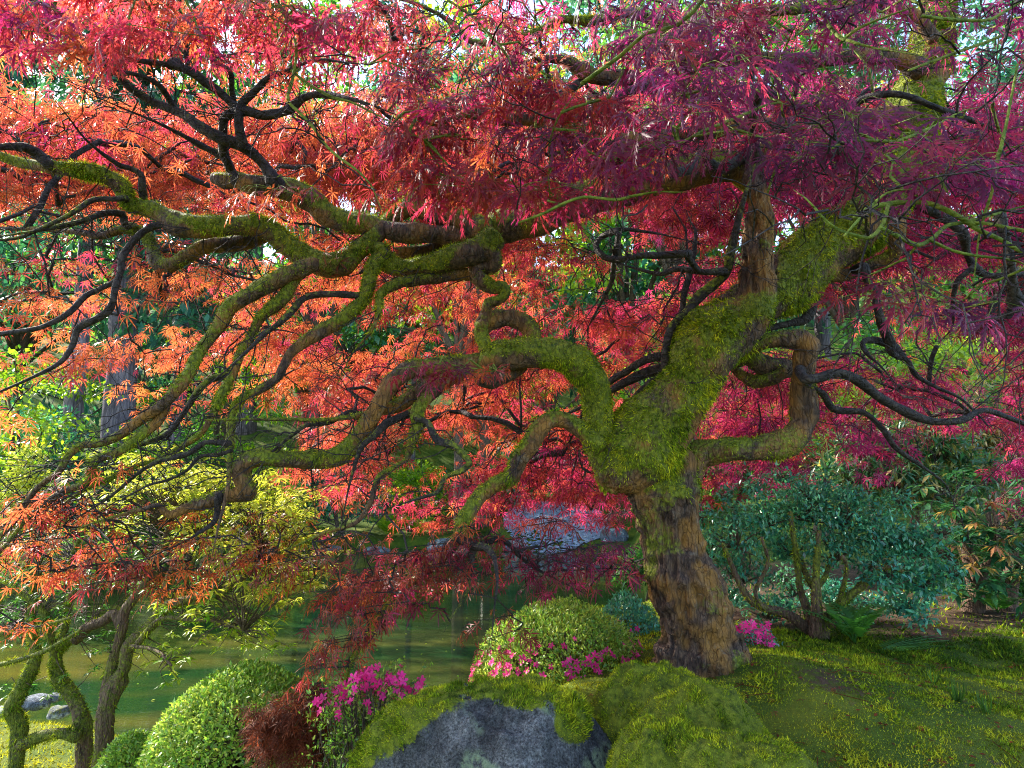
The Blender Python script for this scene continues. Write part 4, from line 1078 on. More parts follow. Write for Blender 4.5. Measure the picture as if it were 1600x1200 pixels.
fv, ff = place((BLADE[0] * np.array([2.9, 1, 1]), BLADE[1]), pos, unit(rand_unit(n) * 0.85 + np.array([0, 0, 0.9])), rand_unit(n), hgt * (1 + 0.5 * grassy))
pgm = np.clip(0.62 + 0.6 * fbm(pp, 1.6, 3, 19) + 0.45 * fbm(pp, 14, 2, 29) - 0.4 * grassy + RNG.normal(0, 0.16, n), 0, 1)
lb = Bag(); lb.add(fv, ff, per_vert(np.stack([pgm, RNG.random(n) * 0.8, np.zeros(n)], 1), 3))
o = lb.build('lawn_moss', M['moss'], kind='stuff'); o['label'] = 'short yellow-green moss and grass carpeting the lawn'
# left bank moss
n = 26000
Xd = RNG.uniform(-4.6, -1.5, n); Yd = RNG.uniform(2.6, 5.4, n)
k = pond_sd(Xd, Yd) > 0.12; Xd, Yd = Xd[k], Yd[k]; n = len(Xd)
pos = np.stack([Xd, Yd, H(Xd, Yd)], -1)
fv, ff = place((BLADE[0] * np.array([2.4, 1, 1]), BLADE[1]), pos, unit(rand_unit(n) * 0.8 + np.array([0, 0, 0.8])), rand_unit(n), RNG.uniform(0.012, 0.035, n))
lb = Bag(); lb.add(fv, ff, per_vert(np.stack([np.clip(0.8 + 0.4 * fbm(pos, 3, 2, 9), 0, 1), RNG.random(n), np.zeros(n)], 1), 3))
o = lb.build('bank_moss', M['moss'], kind='stuff'); o['label'] = 'sunlit golden moss on the bank under the old mossy trunks'
# fallen maple leaves
n = 260
Yd = 1.5 * (4.2 / 1.5) ** RNG.random(n); Xd = RNG.uniform(0.05, 0.98, n) * Yd
pos = np.stack([Xd, Yd, H(Xd, Yd) + 0.014], -1)
fv, ff = place(LACE[0][1], pos, unit(rand_unit(n) * np.array([1, 1, .2])), unit(rand_unit(n) * .5 + np.array([0, 0, 1])), RNG.uniform(.012, .03, n))
lb = Bag(); lb.add(fv, ff, per_vert(np.stack([RNG.uniform(0, .7, n), RNG.uniform(0, .7, n), np.zeros(n)], 1), len(LACE[0][1][0])))
o = lb.build('fallen_leaves', M['maple_leaf'], kind='stuff'); o['label'] = 'small fallen red maple leaves lying on the mossy lawn'
# fallen leaf litter and twigs on the moss
n = 900
Yd = 1.5 * (4.6 / 1.5) ** RNG.random(n); Xd = RNG.uniform(0.2, 0.95, n) * Yd
pos = np.stack([Xd, Yd, H(Xd, Yd) + 0.006], -1)
fv, ff = place(KITE, pos, unit(rand_unit(n) * np.array([1, 1, 0.15])), unit(rand_unit(n) * 0.5 + np.array([0, 0, 1])), RNG.uniform(0.008, 0.024, n))
lb = Bag(); lb.add(fv, ff, per_vert(np.stack([RNG.random(n), RNG.random(n), np.zeros(n)], 1), 4))
for i in range(70):
    a = pos[i]; b = a + np.array([RNG.normal(0, .05), RNG.normal(0, .05), 0.0]); b[2] = float(H(b[0], b[1])) + 0.010
    v, q, t, _ = tube(np.column_stack([np.linspace(a, b, 3), [0.0012] * 3]), 4); lb.add(v, q)
o = lb.build('leaf_litter', M['brown_leaf'], kind='stuff'); o['label'] = 'dry brown leaf bits and twigs scattered over the moss'

def tuft(px, py, Y, n, h, spread, mat, label, group=None, pig=(0.3, 0.7)):
    c, s = at(px, py, Y)
    c[2] = float(H(c[0], c[1]))
    b = Bag()
    a = RNG.uniform(0, 2 * math.pi, n)
    pos = c + np.stack([np.cos(a), np.sin(a), 0 * a], 1) * (spread * 0.35 * RNG.random(n))[:, None]
    d = unit(np.stack([np.cos(a) * 0.4, np.sin(a) * 0.4, np.ones(n)], 1) + rand_unit(n) * 0.15)
    tpl = (np.array([(-0.03, 0, 0), (0.03, 0, 0), (-0.028, 0.5, 0), (0.028, 0.5, 0), (0, 1, -0.18)]), np.array([(0, 1, 3), (0, 3, 2), (2, 3, 4)]))
    v, f = place(tpl, pos, d, unit(np.stack([np.cos(a), np.sin(a), 0 * a + 0.3], 1)), RNG.uniform(0.6, 1.1, n) * h)
    b.add(v, f, per_vert(np.stack([RNG.uniform(*pig, n), RNG.random(n), np.zeros(n)], 1), 5))
    o = b.build('grass_tuft', M[mat])
    return tag(o, label, 'grass', group)
tuft(1500, 1128, 2.35, 26, 0.075, 0.05, 'grass', 'small dark grass tuft standing alone on the mossy slope, second from the picture edge', pig=(0, .35))
tuft(1545, 1145, 2.28, 22, 0.07, 0.05, 'grass', 'small dark grass tuft on the mossy slope nearest the picture edge', pig=(0, .35))
tuft(1462, 1095, 2.6, 18, 0.06, 0.05, 'grass', 'smallest dark grass tuft higher up the mossy slope', pig=(0, .35))
tuft(488, 1205, 1.95, 34, 0.13, 0.10, 'grass', 'bright green grass tuft at the foot of the boulder by the pink azalea', pig=(.6, 1))

# ------------------------------------------------------------------ shrubs
def leaf_tint(n, pos, a, b, seed=0, sc=3.0):
    return np.stack([np.clip(a + (b - a) * RNG.random(n) + 0.22 * fbm(pos, sc, 2, seed), 0, 1), np.clip(0.5 + RNG.normal(0, 0.22, n), 0, 1), np.zeros(n)], 1)

FLOWER = None
def flower_mesh(k):
    r = random.Random(k)
    v, f = [], []
    for i in range(5):
        a = i * 2 * math.pi / 5 + r.uniform(-.1, .1)
        c, s = math.cos(a), math.sin(a)
        b = len(v)
        for (u, w, z) in ((0, 0, 0), (0.5, -0.30, 0.18), (0.5, 0.30, 0.18), (0.98, -0.17, 0.22 + r.uniform(-.1, .1)), (1.02, 0.17, 0.22 + r.uniform(-.1, .1))):
            v.append((u * c - w * s, u * s + w * c, z))
        f += [(b, b + 1, b + 2), (b + 1, b + 3, b + 4), (b + 1, b + 4, b + 2)]
    return make_mesh('flower', np.array(v), np.array(f), M['petal'], tint=np.broadcast_to([r.random(), 0.35 + 0.3 * r.random(), 0], (len(v), 3)))
FLOWERS = [flower_mesh(i) for i in range(4)]
def flowers_at(points, normals, size, parent):
    for i, (p, nrm) in enumerate(zip(points, normals)):
        o = link('flower', FLOWERS[i % 4], parent)
        o.location = Vector(p) - parent.location
        o.rotation_euler = Vector(unit(nrm + rand_unit(1)[0] * 0.35)).to_track_quat('Z', 'Y').to_euler()
        o.scale = (size * random.uniform(0.75, 1.2),) * 3

def dome_dirs(n, top=1.0):
    d = rand_unit(n * 2)
    d = d[(d[:, 2] > -0.15)][:n]
    return d

def mound(name, c, radii, n, leaf, mat, label, cat='shrub', tpl=OVAL, pig=(0.2, 0.8), seed=0, rough=0.10, layers=0.16, upright=0.75, group=None, stems=6, skin=1.0):
    """A shrub clipped to a dome: stems from the ground, and leaf whorls over the surface of the dome and a little way into it."""
    c = np.asarray(c, float)
    g = float(H(c[0], c[1]))
    root = empty(name, (c[0], c[1], min(g, c[2])), label, cat, group)
    d = dome_dirs(n)
    lump_ = 1 + rough * fbm(d, 2.6, 3, seed) + 0.035 * fbm(d, 14, 2, seed + 2)
    depth = 1 - layers * RNG.random(len(d)) ** 1.7
    pos = c + d * (lump_ * depth)[:, None] * np.asarray(radii)
    nrm = unit(d / np.asarray(radii))
    dirs = unit(nrm * upright + rand_unit(len(d)) * 0.85 + np.array([0, 0, 0.25]))
    ti = leaf_tint(len(d), pos, *pig, seed)
    v, f = place(tpl, pos, dirs, unit(nrm + rand_unit(len(d)) * 0.5 + np.array([0, 0, 0.4])), RNG.uniform(0.65, 1.2, len(d)) * leaf)
    b = Bag(); b.add(v, f, per_vert(ti, len(tpl[0])))
    b.build('foliage', M[mat], root, kind='stuff')
    sb = Bag()
    for i in range(stems):
        a = 2 * math.pi * i / stems + RNG.uniform(-.3, .3)
        for kx in range(4):
            el = RNG.uniform(0.35, 1.3); az = a + RNG.normal(0, 0.4)
            e = c + np.array([math.cos(az) * math.cos(el), math.sin(az) * math.cos(el), math.sin(el)]) * np.asarray(radii) * 0.88
            st = np.array([c[0] + 0.12 * radii[0] * math.cos(a), c[1] + 0.12 * radii[1] * math.sin(a), min(g, c[2])])
            m = (st + e) / 2 + RNG.normal(0, 0.06 * radii[0], 3)
            r0 = 0.014 * radii[0] / 0.4
            vv, qq, tt, _ = tube(catmull(np.column_stack([np.array([st, m, e]), [r0, r0 * 0.6, r0 * 0.25]]), 0.06 * radii[0] / .4), 5)
            sb.add(vv, qq)
    # the dark tangle of twigs within
    dd = dome_dirs(700)
    p0 = c + dd * np.asarray(radii) * 0.3 * RNG.random((len(dd), 1)); p1 = c + dd * np.asarray(radii) * RNG.uniform(0.72, 0.93, (len(dd), 1))
    ln = np.linalg.norm(p1 - p0, axis=1)
    v, f = place((np.array([(-0.012, 0, 0), (0.012, 0, 0), (0, 1, 0)]), np.array([(0, 1, 2)])), p0, p1 - p0, rand_unit(len(dd)), ln)
    sb.add(v, f)
    sb.build('stems', M['shrub_bark'], root, smooth=True, kind='stuff')
    return root, c, np.asarray(radii, float), seed, rough

def mound_at(name, px, pyt, Y, hw, depth=1.0, base_py=None, **kw):
    c, s = at(px, pyt, Y)
    if base_py is None: zb = float(H(c[0], c[1]))
    else: zb = at(px, base_py, Y)[0][2]
    return mound(name, (c[0], c[1], zb), (hw * s, hw * s * depth, c[2] - zb), **kw)

def surface_points(mn, n, cond):
    root, c, rad, seed, rough = mn
    out, nn = [], []
    while len(out) < n:
        d = dome_dirs(400)
        r = 1 + rough * fbm(d, 2.6, 3, seed) + 0.035 * fbm(d, 14, 2, seed + 2)
        p = c + d * (r * 1.01)[:, None] * rad
        x, y, _ = px_of(p)
        k = cond(x, y, d) & (d[:, 1] < 0.25)
        for a, b in zip(p[k], unit(d / rad)[k]):
            if len(out) < n: out.append(a); nn.append(b)
    return np.array(out), np.array(nn)

azd = mound_at('azalea_dome', 872, 938, 3.15, 150, 0.95, 1125, n=27000, leaf=0.021, mat='azalea_leaf', label='large clipped azalea dome with scattered pink flowers between pond and boulder', pig=(0.2, 1.0), seed=2, rough=0.07)
p, nn = surface_points(azd, 175, lambda x, y, d: (y > 975) & (y < 1066) & (RNG.random(len(x)) < sstep(985, 1035, y) * (0.4 + 0.6 * (fbm(np.stack([x / 40, y / 30, 0 * x], -1), 1, 2, 3) > 0.0))))
flowers_at(p, nn, 0.0155, azd[0])
p, nn = surface_points(azd, 14, lambda x, y, d: y > 950)
flowers_at(p, nn, 0.017, azd[0])
az2 = mound_at('azalea_dome', 978, 932, 3.75, 78, 1.0, 1110, n=13000, leaf=0.024, mat='teal_leaf', label='smaller bluish azalea dome tucked between the pink-flowered dome and the maple trunk', pig=(0.3, 0.9), seed=4, rough=0.08)
p, nn = surface_points(az2, 12, lambda x, y, d: y > 955)
flowers_at(p, nn, 0.02, az2[0])
azl = mound_at('clipped_azalea', 385, 1044, 2.85, 140, 0.95, 1215, n=22000, leaf=0.023, mat='azalea_leaf', label='bright green clipped azalea mound without flowers on the pond bank', pig=(0.2, 0.9), seed=6, rough=0.06)
azs = mound_at('clipped_azalea', 208, 1146, 3.0, 52, 1.0, 1235, n=8000, leaf=0.020, mat='azalea_leaf', label='small round bright green shrub beside the foot of the lime-leaved tree', pig=(0.3, 0.9), seed=7, rough=0.1)

# loose azalea with brown stems and pink flower heads
c, s = at(600, 1048, 2.35)
zb = float(H(c[0], c[1]))
pink = empty('pink_azalea', (c[0], c[1], zb), 'loose azalea with bare brown stems and many hot pink flowers behind the boulder', 'shrub')
sb, lb = Bag(), Bag()
tips, tn = [], []
for i in range(88):
    x = RNG.uniform(-1, 1)
    ty = 1052 + 42 * x * x + RNG.uniform(-8, 22) + 35 * (x > 0.55)
    e, _ = at(603 + 98 * x, ty, 2.35 + RNG.uniform(-0.14, 0.14))
    st = np.array([c[0] + 0.09 * x + RNG.normal(0, .03), c[1] + RNG.normal(0, .05), zb])
    m1 = st + (e - st) * 0.5 + RNG.normal(0, 0.022, 3); m2 = st + (e - st) * 0.8 + RNG.normal(0, 0.02, 3)
    v, q, t, _ = tube(catmull(np.column_stack([np.array([st, m1, m2, e]), [0.005, 0.0032, 0.0022, 0.0012]]), 0.04), 5)
    sb.add(v, q)
    tips.append(e); tn.append(unit(np.array([x * 0.4, -0.7, 0.7]) + RNG.normal(0, .3, 3)))
    for kx in range(5):
        pz = m1 + (e - m1) * RNG.uniform(0.1, 1.0); pe = pz + RNG.normal(0, 0.035, 3)
        v, q, t, _ = tube(np.column_stack([np.array([pz, (pz + pe) / 2 + RNG.normal(0, .005, 3), pe]), [0.0014, 0.001, 0.0007]]), 3); sb.add(v, q)
        nl = 10
        v, f = place(OVAL, np.repeat(pe[None], nl, 0) + RNG.normal(0, .010, (nl, 3)), rand_unit(nl) + np.array([0, -.2, .5]), rand_unit(nl) + np.array([0, 0, 1]), RNG.uniform(.012, .022, nl))
        lb.add(v, f, per_vert(np.stack([RNG.uniform(0.1, 1, nl), RNG.random(nl), 0 * np.arange(nl)], 1), 5))
sb.build('stems', M['shrub_bark'], pink, smooth=True, kind='stuff')
lb.build('foliage', M['azalea_leaf'], pink, kind='stuff')
tips = np.array(tips); tn = np.array(tn)
pts = np.concatenate([tips + RNG.normal(0, 0.012, tips.shape) + np.array([0, 0, -.02]) * RNG.random((len(tips), 1)) for _ in range(2)])[:140]
flowers_at(pts, np.concatenate([tn] * 2)[:140], 0.016, pink)
low = np.array([at(RNG.uniform(520, 690), RNG.uniform(1085, 1160), 2.25)[0] for _ in range(22)])
flowers_at(low, np.tile(np.array([0, -.8, .5]), (22, 1)), 0.012, pink)

# small pink azalea behind the trunk
c, s = at(1183, 1020, 3.0)
zb = float(H(c[0], c[1]))
paz = empty('pink_azalea', (c[0], c[1], zb), 'small dark azalea topped with pink flowers just behind the maple trunk', 'shrub')
sb, lb = Bag(), Bag()
hd = []
for i in range(30):
    e, _ = at(RNG.uniform(1148, 1214), RNG.uniform(978, 1012), 3.0 + RNG.uniform(-.1, .1))
    st = np.array([c[0] + RNG.normal(0, .02), c[1] + RNG.normal(0, .03), zb])
    v, q, t, _ = tube(catmull(np.column_stack([np.array([st, (st + e) / 2 + RNG.normal(0, .015, 3), e]), [0.004, 0.0025, 0.001]]), 0.04), 4); sb.add(v, q)
    hd.append(e)
    nl = 26
    v, f = place(OVAL, e + RNG.normal(0, .022, (nl, 3)) - np.array([0, 0, .02]), rand_unit(nl), rand_unit(nl) + np.array([0, 0, 1]), RNG.uniform(.012, .02, nl))
    lb.add(v, f, per_vert(np.stack([RNG.uniform(0, .5, nl), RNG.random(nl), 0 * np.arange(nl)], 1), 5))
sb.build('stems', M['shrub_bark'], paz, kind='stuff'); lb.build('foliage', M['teal_leaf'], paz, kind='stuff')
hd = np.array(hd)
flowers_at(np.concatenate([hd, hd + RNG.normal(0, .012, hd.shape)]), np.tile(np.array([0, -.8, .6]), (60, 1)), 0.018, paz)

# dwarf brownish laceleaf maple in front of the clipped mound
c, s = at(452, 1200, 2.42)
dw = empty('dwarf_maple', (c[0], c[1], float(H(c[0], c[1]))), 'low cascading maple shrub with fine brownish red foliage before the clipped mound', 'shrub')
sb, lb = Bag(), Bag()
for i in range(150):
    u, w = RNG.random(), RNG.random()
    x = 392 + 122 * u; top = 1072 + 46 * (1 - u) ** 1.5 + 12 * u
    e, _ = at(x, top + (1196 - top) * w * 0.85, 2.42 + RNG.uniform(-.07, .10))
    out = np.array([-0.75, -0.3, -0.55])
    st = np.array([c[0] + 0.07, c[1] + 0.03, dw.location.z])
    hi = at(500, 1078, 2.44)[0]
    if i < 26:
        v, q, t, _ = tube(catmull(np.column_stack([np.array([st, hi + RNG.normal(0, .012, 3) - np.array([0, 0, .05]), (hi + e) / 2, e]), [0.004, 0.003, 0.0014, 0.0008]]), 0.03), 5); sb.add(v, q)
    nl = 7
    pos = e + RNG.normal(0, 0.026, (nl, 3))
    tpl = LACE[0][i % 4]
    v, f = place(tpl, pos, out + rand_unit(nl) * 0.5, rand_unit(nl) * 0.5 + np.array([0, -.4, .8]), RNG.uniform(.03, .05, nl))
    lb.add(v, f, per_vert(np.stack([RNG.uniform(0, 1, nl), RNG.random(nl), 0 * np.arange(nl)], 1), len(tpl[0])))
sb.build('stems', M['branch'], dw, smooth=True, kind='stuff'); lb.build('foliage', M['brown_leaf'], dw, kind='stuff')

# ------------------------------------------------------------------ multi-stemmed trees on the left bank
def stems_tree(name, base, label, lines, Y, mossy, parts, cat='tree', thin=1.0):
    b, _ = at(base[0], base[1], Y)
    root = empty(name, (b[0], b[1], float(H(b[0], b[1]))), label, cat)
    sk = []
    for k, (kind, y0, y1, pts) in enumerate(lines):
        cc = trace(y0, y1, pts, 0.03, k + 50)
        cc[:, 3] *= thin
        if kind == 'trunk' and pts[0][1] > 1150:
            st = cc[0].copy(); st[2] = float(H(st[0], st[1])) - 0.05; st[3] *= 1.25
            if st[2] < cc[0][2]: cc = np.vstack([st, cc])
        cc = catmull(cc, 0.03)
        v, q, t, ring = tube(cc, 12 if kind == 'trunk' else 8)
        rad = np.concatenate([np.repeat(cc[:, 3], (len(v) - 2) // len(cc)), cc[:1, 3], cc[-1:, 3]])
        nrm = np.vstack([ring, [0, 0, -1], [0, 0, 1]])
        v = gnarl(v, nrm, rad, 0.30, k + 9)
        mo = np.clip(mossy * (0.9 + 0.9 * fbm(v, 4, 3, 5)) , 0, 1)
        link(kind, make_mesh(kind, v, [q, t], M['pieris_bark'], moss=mo, smooth=True), root)
        moss_on(v, q, nrm, mo, 40000, 0.022, root, hang=0.6)
        sk.append(cc)
    return root, np.concatenate(sk)

pieris, psk = stems_tree('pieris_tree', (165, 1195), 'leaning multi-stemmed tree with shaggy bark and drooping lime-green leaf whorls over the pond', [
    ('trunk', 3.3, 3.3, [(158, 1200, 18), (164, 1150, 15), (166, 1110, 15), (178, 1075, 16), (190, 1058, 14)]),
    ('branch', 3.3, 3.35, [(165, 1090, 11), (170, 1060, 11), (178, 1026, 10), (189, 988, 9), (193, 957, 9), (206, 940, 8), (226, 913, 7), (246, 885, 6), (255, 850, 4), (262, 820, 3)]),
    ('branch', 3.3, 3.1, [(180, 1070, 12), (193, 1045, 12), (203, 1008, 11), (233, 980, 11), (257, 951, 11), (275, 942, 9), (294, 936, 8), (320, 930, 7), (347, 927, 6), (360, 913, 5), (385, 900, 4), (410, 880, 3)]),
    ('branch', 3.25, 3.3, [(258, 950, 8), (257, 927, 7), (262, 905, 6), (267, 893, 5.5), (276, 865, 5), (285, 835, 4), (300, 800, 3)]),
    ('branch', 3.2, 3.3, [(265, 945, 6), (270, 926, 5), (283, 917, 4.5), (310, 920, 4), (330, 925, 3)]),
    ('branch', 3.2, 3.2, [(290, 936, 6), (291, 918, 5), (292, 905, 4.5), (300, 880, 3.5), (320, 850, 3)]),
    ('branch', 3.2, 3.0, [(215, 1005, 6), (240, 975, 5), (262, 965, 4.5), (300, 968, 4), (340, 970, 3), (380, 985, 2)]),
    ('branch', 3.2, 3.0, [(205, 1010, 4), (230, 1012, 3.5), (250, 1020, 3), (268, 1040, 2)]),
    ('branch', 3.3, 3.45, [(190, 985, 8), (178, 958, 8), (163, 970, 9), (137, 979, 9), (118, 1000, 8)]),
], 3.3, 0.45, None, thin=0.85)
oldt, osk = stems_tree('old_mossy_tree', (90, 1195), 'dark old tree of crooked moss-hung trunks at the corner of the pond bank', [
    ('trunk', 3.45, 3.5, [(130, 1205, 18), (131, 1165, 17), (130, 1133, 18), (122, 1105, 14), (110, 1083, 13), (92, 1060, 13), (86, 1028, 13), (98, 1008, 11), (120, 995, 9), (140, 980, 8)]),
    ('trunk', 3.35, 3.4, [(24, 1205, 16), (28, 1165, 15), (30, 1133, 15), (18, 1108, 15), (30, 1083, 14), (48, 1050, 14), (56, 1020, 11), (48, 985, 10), (50, 940, 8), (60, 890, 7)]),
    ('branch', 3.35, 3.3, [(122, 1152, 13), (98, 1146, 13), (83, 1146, 12), (60, 1152, 12), (43, 1160, 12), (30, 1165, 11)]),
    ('branch', 3.4, 3.2, [(90, 1040, 9), (80, 1000, 8), (70, 960, 8), (40, 930, 7), (10, 920, 6), (-30, 900, 5)]),
    ('branch', 3.2, 3.1, [(-20, 1042, 5), (10, 1036, 5), (40, 1028, 5), (73, 1016, 5), (100, 1000, 4), (125, 985, 3)]),
    ('branch', 3.2, 3.1, [(-20, 985, 5), (20, 990, 4), (60, 980, 4), (110, 965, 3)]),
    ('branch', 3.5, 3.6, [(98, 1006, 8), (104, 960, 7), (116, 920, 6), (110, 880, 5), (125, 840, 4)]),
], 3.45, 0.75, None, thin=0.72)

def whorls(root, sk, spots, Y, nl, leaf, mat, pig, droop=0.35, spread=26, tpl=LANCE, fill=3, petiole=True, name='foliage', up=0.55, single=0):
    lb, tb_ = Bag(), Bag()
    shared, made = {}, 0
    for (x, y, k) in spots:
        for _ in range(k):
            e, s = at(x + RNG.normal(0, spread), y + RNG.normal(0, spread * 0.6), Y + RNG.uniform(-.28, .28))
            a = RNG.uniform(0, 2 * math.pi, nl)
            d = np.stack([np.cos(a), np.sin(a), up - droop - 0.7 * RNG.random(nl)], 1)
            pg = np.clip(RNG.uniform(*pig) + RNG.normal(0, .12, nl), 0, 1)
            if made < single:
                for i in range(nl):
                    key = int(np.clip(pg[i] * 5, 0, 4))
                    if key not in shared:
                        shared[key] = make_mesh('leaf', tpl[0], tpl[1], M[mat], tint=np.broadcast_to([(key + .5) / 5, .5, 0], (len(tpl[0]), 3)))
                    dd = unit(d[i]); xx = unit(np.cross(dd, np.array([0, 0, 1.0]) + rand_unit(1)[0] * .3)); zz = np.cross(xx, dd)
                    o = link('leaf', shared[key], root)
                    o.location = Vector(e + RNG.normal(0, .006, 3)) - root.location
                    o.rotation_euler = Matrix(((xx[0], dd[0], zz[0]), (xx[1], dd[1], zz[1]), (xx[2], dd[2], zz[2]))).to_euler()
                    o.scale = (leaf * random.uniform(.7, 1.15),) * 3
                    made += 1
            else:
              v, f = place(tpl, e + RNG.normal(0, .006, (nl, 3)), d, np.array([0, 0, 1.0]) + rand_unit(nl) * 0.3, leaf * RNG.uniform(.7, 1.15, nl))
              lb.add(v, f, per_vert(np.stack([pg, np.clip(RNG.normal(.5, .2, nl), 0, 1), 0 * pg], 1), len(tpl[0])))
            if petiole:
                j = np.argmin(np.linalg.norm(sk[:, :3] - e, axis=1)); st = sk[j, :3]
                if np.linalg.norm(st - e) < 0.6:
                    m = (st + e) / 2 + RNG.normal(0, .02, 3) + np.array([0, 0, .02])
                    v, q, t, _ = tube(catmull(np.column_stack([np.array([st, m, e]), [.0035, .0022, .0014]]), .05), 4); tb_.add(v, q)
    lb.build(name, M[mat], root, kind='stuff')
    if petiole: tb_.build('twigs', M['shrub_bark'], root, smooth=True, kind='stuff')

whorls(pieris, psk, [(430, 800, 16), (460, 840, 14), (440, 880, 12), (400, 770, 14), (350, 760, 16), (300, 740, 16), (250, 730, 14), (380, 830, 16), (320, 800, 16), (270, 780, 14), (220, 760, 14), (410, 920, 12), (440, 905, 8), (180, 740, 10), (140, 770, 10), (340, 870, 12), (230, 820, 14), (180, 800, 12)], 3.4, 12, 0.055, 'lime_leaf', (0.5, 1.0), spread=32)
whorls(pieris, psk, [(440, 800, 22), (455, 850, 22), (430, 890, 18), (390, 780, 20), (340, 760, 18), (470, 825, 14), (290, 745, 14), (380, 850, 18), (240, 740, 12), (350, 810, 16), (420, 740, 12), (300, 800, 12), (470, 780, 10), (410, 930, 12), (370, 890, 12), (460, 900, 10), (320, 850, 10), (200, 760, 10), (150, 800, 8)], 2.85, 12, 0.055, 'lime_leaf', (0.55, 1.0), name='sunlit_foliage')
whorls(pieris, psk, [(400, 965, 7), (425, 985, 6), (408, 1005, 4), (385, 990, 6), (360, 975, 7), (335, 960, 7), (310, 985, 6), (350, 1000, 3), (265, 950, 7), (300, 955, 6), (255, 1022, 4), (268, 1052, 4), (245, 1040, 4), (280, 1030, 3)], 3.15, 11, 0.052, 'lime_leaf', (0.1, 0.8), spread=15, name='drooping_foliage', single=280)
whorls(pieris, psk, [(300, 905, 10), (240, 880, 12), (200, 900, 10), (350, 905, 8), (260, 860, 10), (180, 860, 10), (310, 840, 8), (170, 990, 5), (230, 930, 6)], 3.35, 11, 0.050, 'green_leaf', (0.2, 1.0), name='inner_foliage')
whorls(oldt, osk, [(60, 850, 16), (100, 830, 16), (30, 820, 12), (130, 870, 14), (80, 900, 16), (120, 920, 14), (30, 900, 14), (60, 950, 12), (140, 950, 10), (100, 970, 8), (20, 960, 8), (70, 1000, 6), (0, 860, 10), (110, 1060, 4), (40, 1070, 4), (140, 1010, 5)], 3.55, 11, 0.045, 'green_leaf', (0.0, 0.8))
for i, (x, y, hw, h) in enumerate([(58, 1100, 22, 11), (92, 1116, 18, 9), (20, 1112, 20, 10), (88, 1092, 13, 7)]):
    small_stone('stone', x, y, 3.9 + 0.1 * i, hw, h, 60 + i, ['broad sunlit pale stone behind the mossy trunks', 'rounded pale stone between the two left trunks', 'small stone partly hidden by the corner trunk', 'smallest pale stone at the water edge behind the trunks'][i], moss=0.5)

# ------------------------------------------------------------------ shrubs and ferns at the right
def branchy(name, base, Y, label, lines, cat='shrub', mossy=0.3):
    return stems_tree(name, base, label, lines, Y, mossy, None, cat)
cam_sh, csk = branchy('camellia_shrub', (1282, 1002), 3.55, 'wide bluish green camellia shrub with several pale stems rising from mossy ground', [
    ('trunk', 3.5, 3.5, [(1284, 1008, 17), (1276, 985, 14), (1277, 962, 9), (1275, 921, 7), (1276, 881, 5), (1280, 830, 4)]),
    ('stem', 3.5, 3.45, [(1284, 992, 11), (1290, 969, 9), (1303, 952, 7.5), (1325, 932, 6), (1345, 918, 5), (1380, 890, 4), (1410, 870, 3)]),
    ('stem', 3.55, 3.6, [(1274, 985, 10), (1262, 955, 7), (1250, 920, 5), (1246, 880, 5), (1240, 840, 4), (1235, 800, 3)]),
    ('stem', 3.55, 3.5, [(1272, 990, 9), (1230, 960, 7), (1195, 950, 6), (1171, 936, 6), (1155, 910, 5), (1142, 880, 4), (1130, 850, 3)]),
    ('stem', 3.6, 3.7, [(1275, 925, 4), (1260, 900, 4), (1250, 870, 3.5)]),
    ('stem', 3.5, 3.6, [(1275, 922, 4), (1290, 900, 4), (1295, 880, 3.5), (1310, 850, 3)]),
    ('stem', 3.5, 3.3, [(1310, 945, 4), (1322, 900, 3.5), (1322, 880, 3), (1316, 870, 3)]),
    ('stem', 3.4, 3.3, [(1360, 902, 4), (1375, 888, 4.5), (1395, 886, 4), (1410, 893, 3)]),
    ('stem', 3.6, 3.6, [(1330, 930, 3.5), (1370, 870, 3), (1400, 830, 2.5)]),
    ('stem', 3.5, 3.5, [(1195, 952, 4), (1180, 925, 3.5), (1200, 880, 3), (1190, 840, 2.5)]),
], mossy=0.45)
def blob_leaves(root, spots, n, leaf, mat, pig, tpl=OVAL, name='foliage', droop=0.25, twigs=True):
    lb, tb_ = Bag(), Bag()
    tot = sum(s[4] for s in spots)
    for (x, y, Y, r, w) in spots:
        c, s = at(x, y, Y)
        k = int(n * w / tot)
        rad = np.array([r * s, r * s * 0.8, r * s * 0.62]) * RNG.uniform(.8, 1.15)
        m = max(3, k // 9)
        ctr = c + rand_unit(m) * rad * (RNG.random((m, 1)) ** 0.45)
        pos = np.repeat(ctr, 9, 0)[:k]
        pos = pos + RNG.normal(0, leaf * 0.5, pos.shape)
        o = unit(pos - c)
        d = unit(rand_unit(len(pos)) + o * 0.6 + np.array([0, 0, -droop]))
        nn = unit(np.array([0, 0, 0.9]) + o * 0.4 + rand_unit(len(pos)) * 0.5)
        ti = leaf_tint(len(pos), pos, *pig, 5, 2.0)
        v, f = place(tpl, pos, d, nn, leaf * RNG.uniform(.65, 1.2, len(pos)))
        lb.add(v, f, per_vert(ti, len(tpl[0])))
        if twigs:
            for e in ctr[:: max(1, len(ctr) // 14)]:
                st = c + np.array([0, 0, -0.6 * rad[2]])
                v, q, t, _ = tube(catmull(np.column_stack([np.array([st, (st + e) / 2 + RNG.normal(0, .1, 3) * rad, e]), [.005 * s * 330, .003 * s * 330, .001 * s * 330]]), .12 * max(rad)), 4); tb_.add(v, q)
    lb.build(name, M[mat], root, kind='stuff')
    if twigs: tb_.build('twigs', M['shrub_bark'], root, smooth=True, kind='stuff')
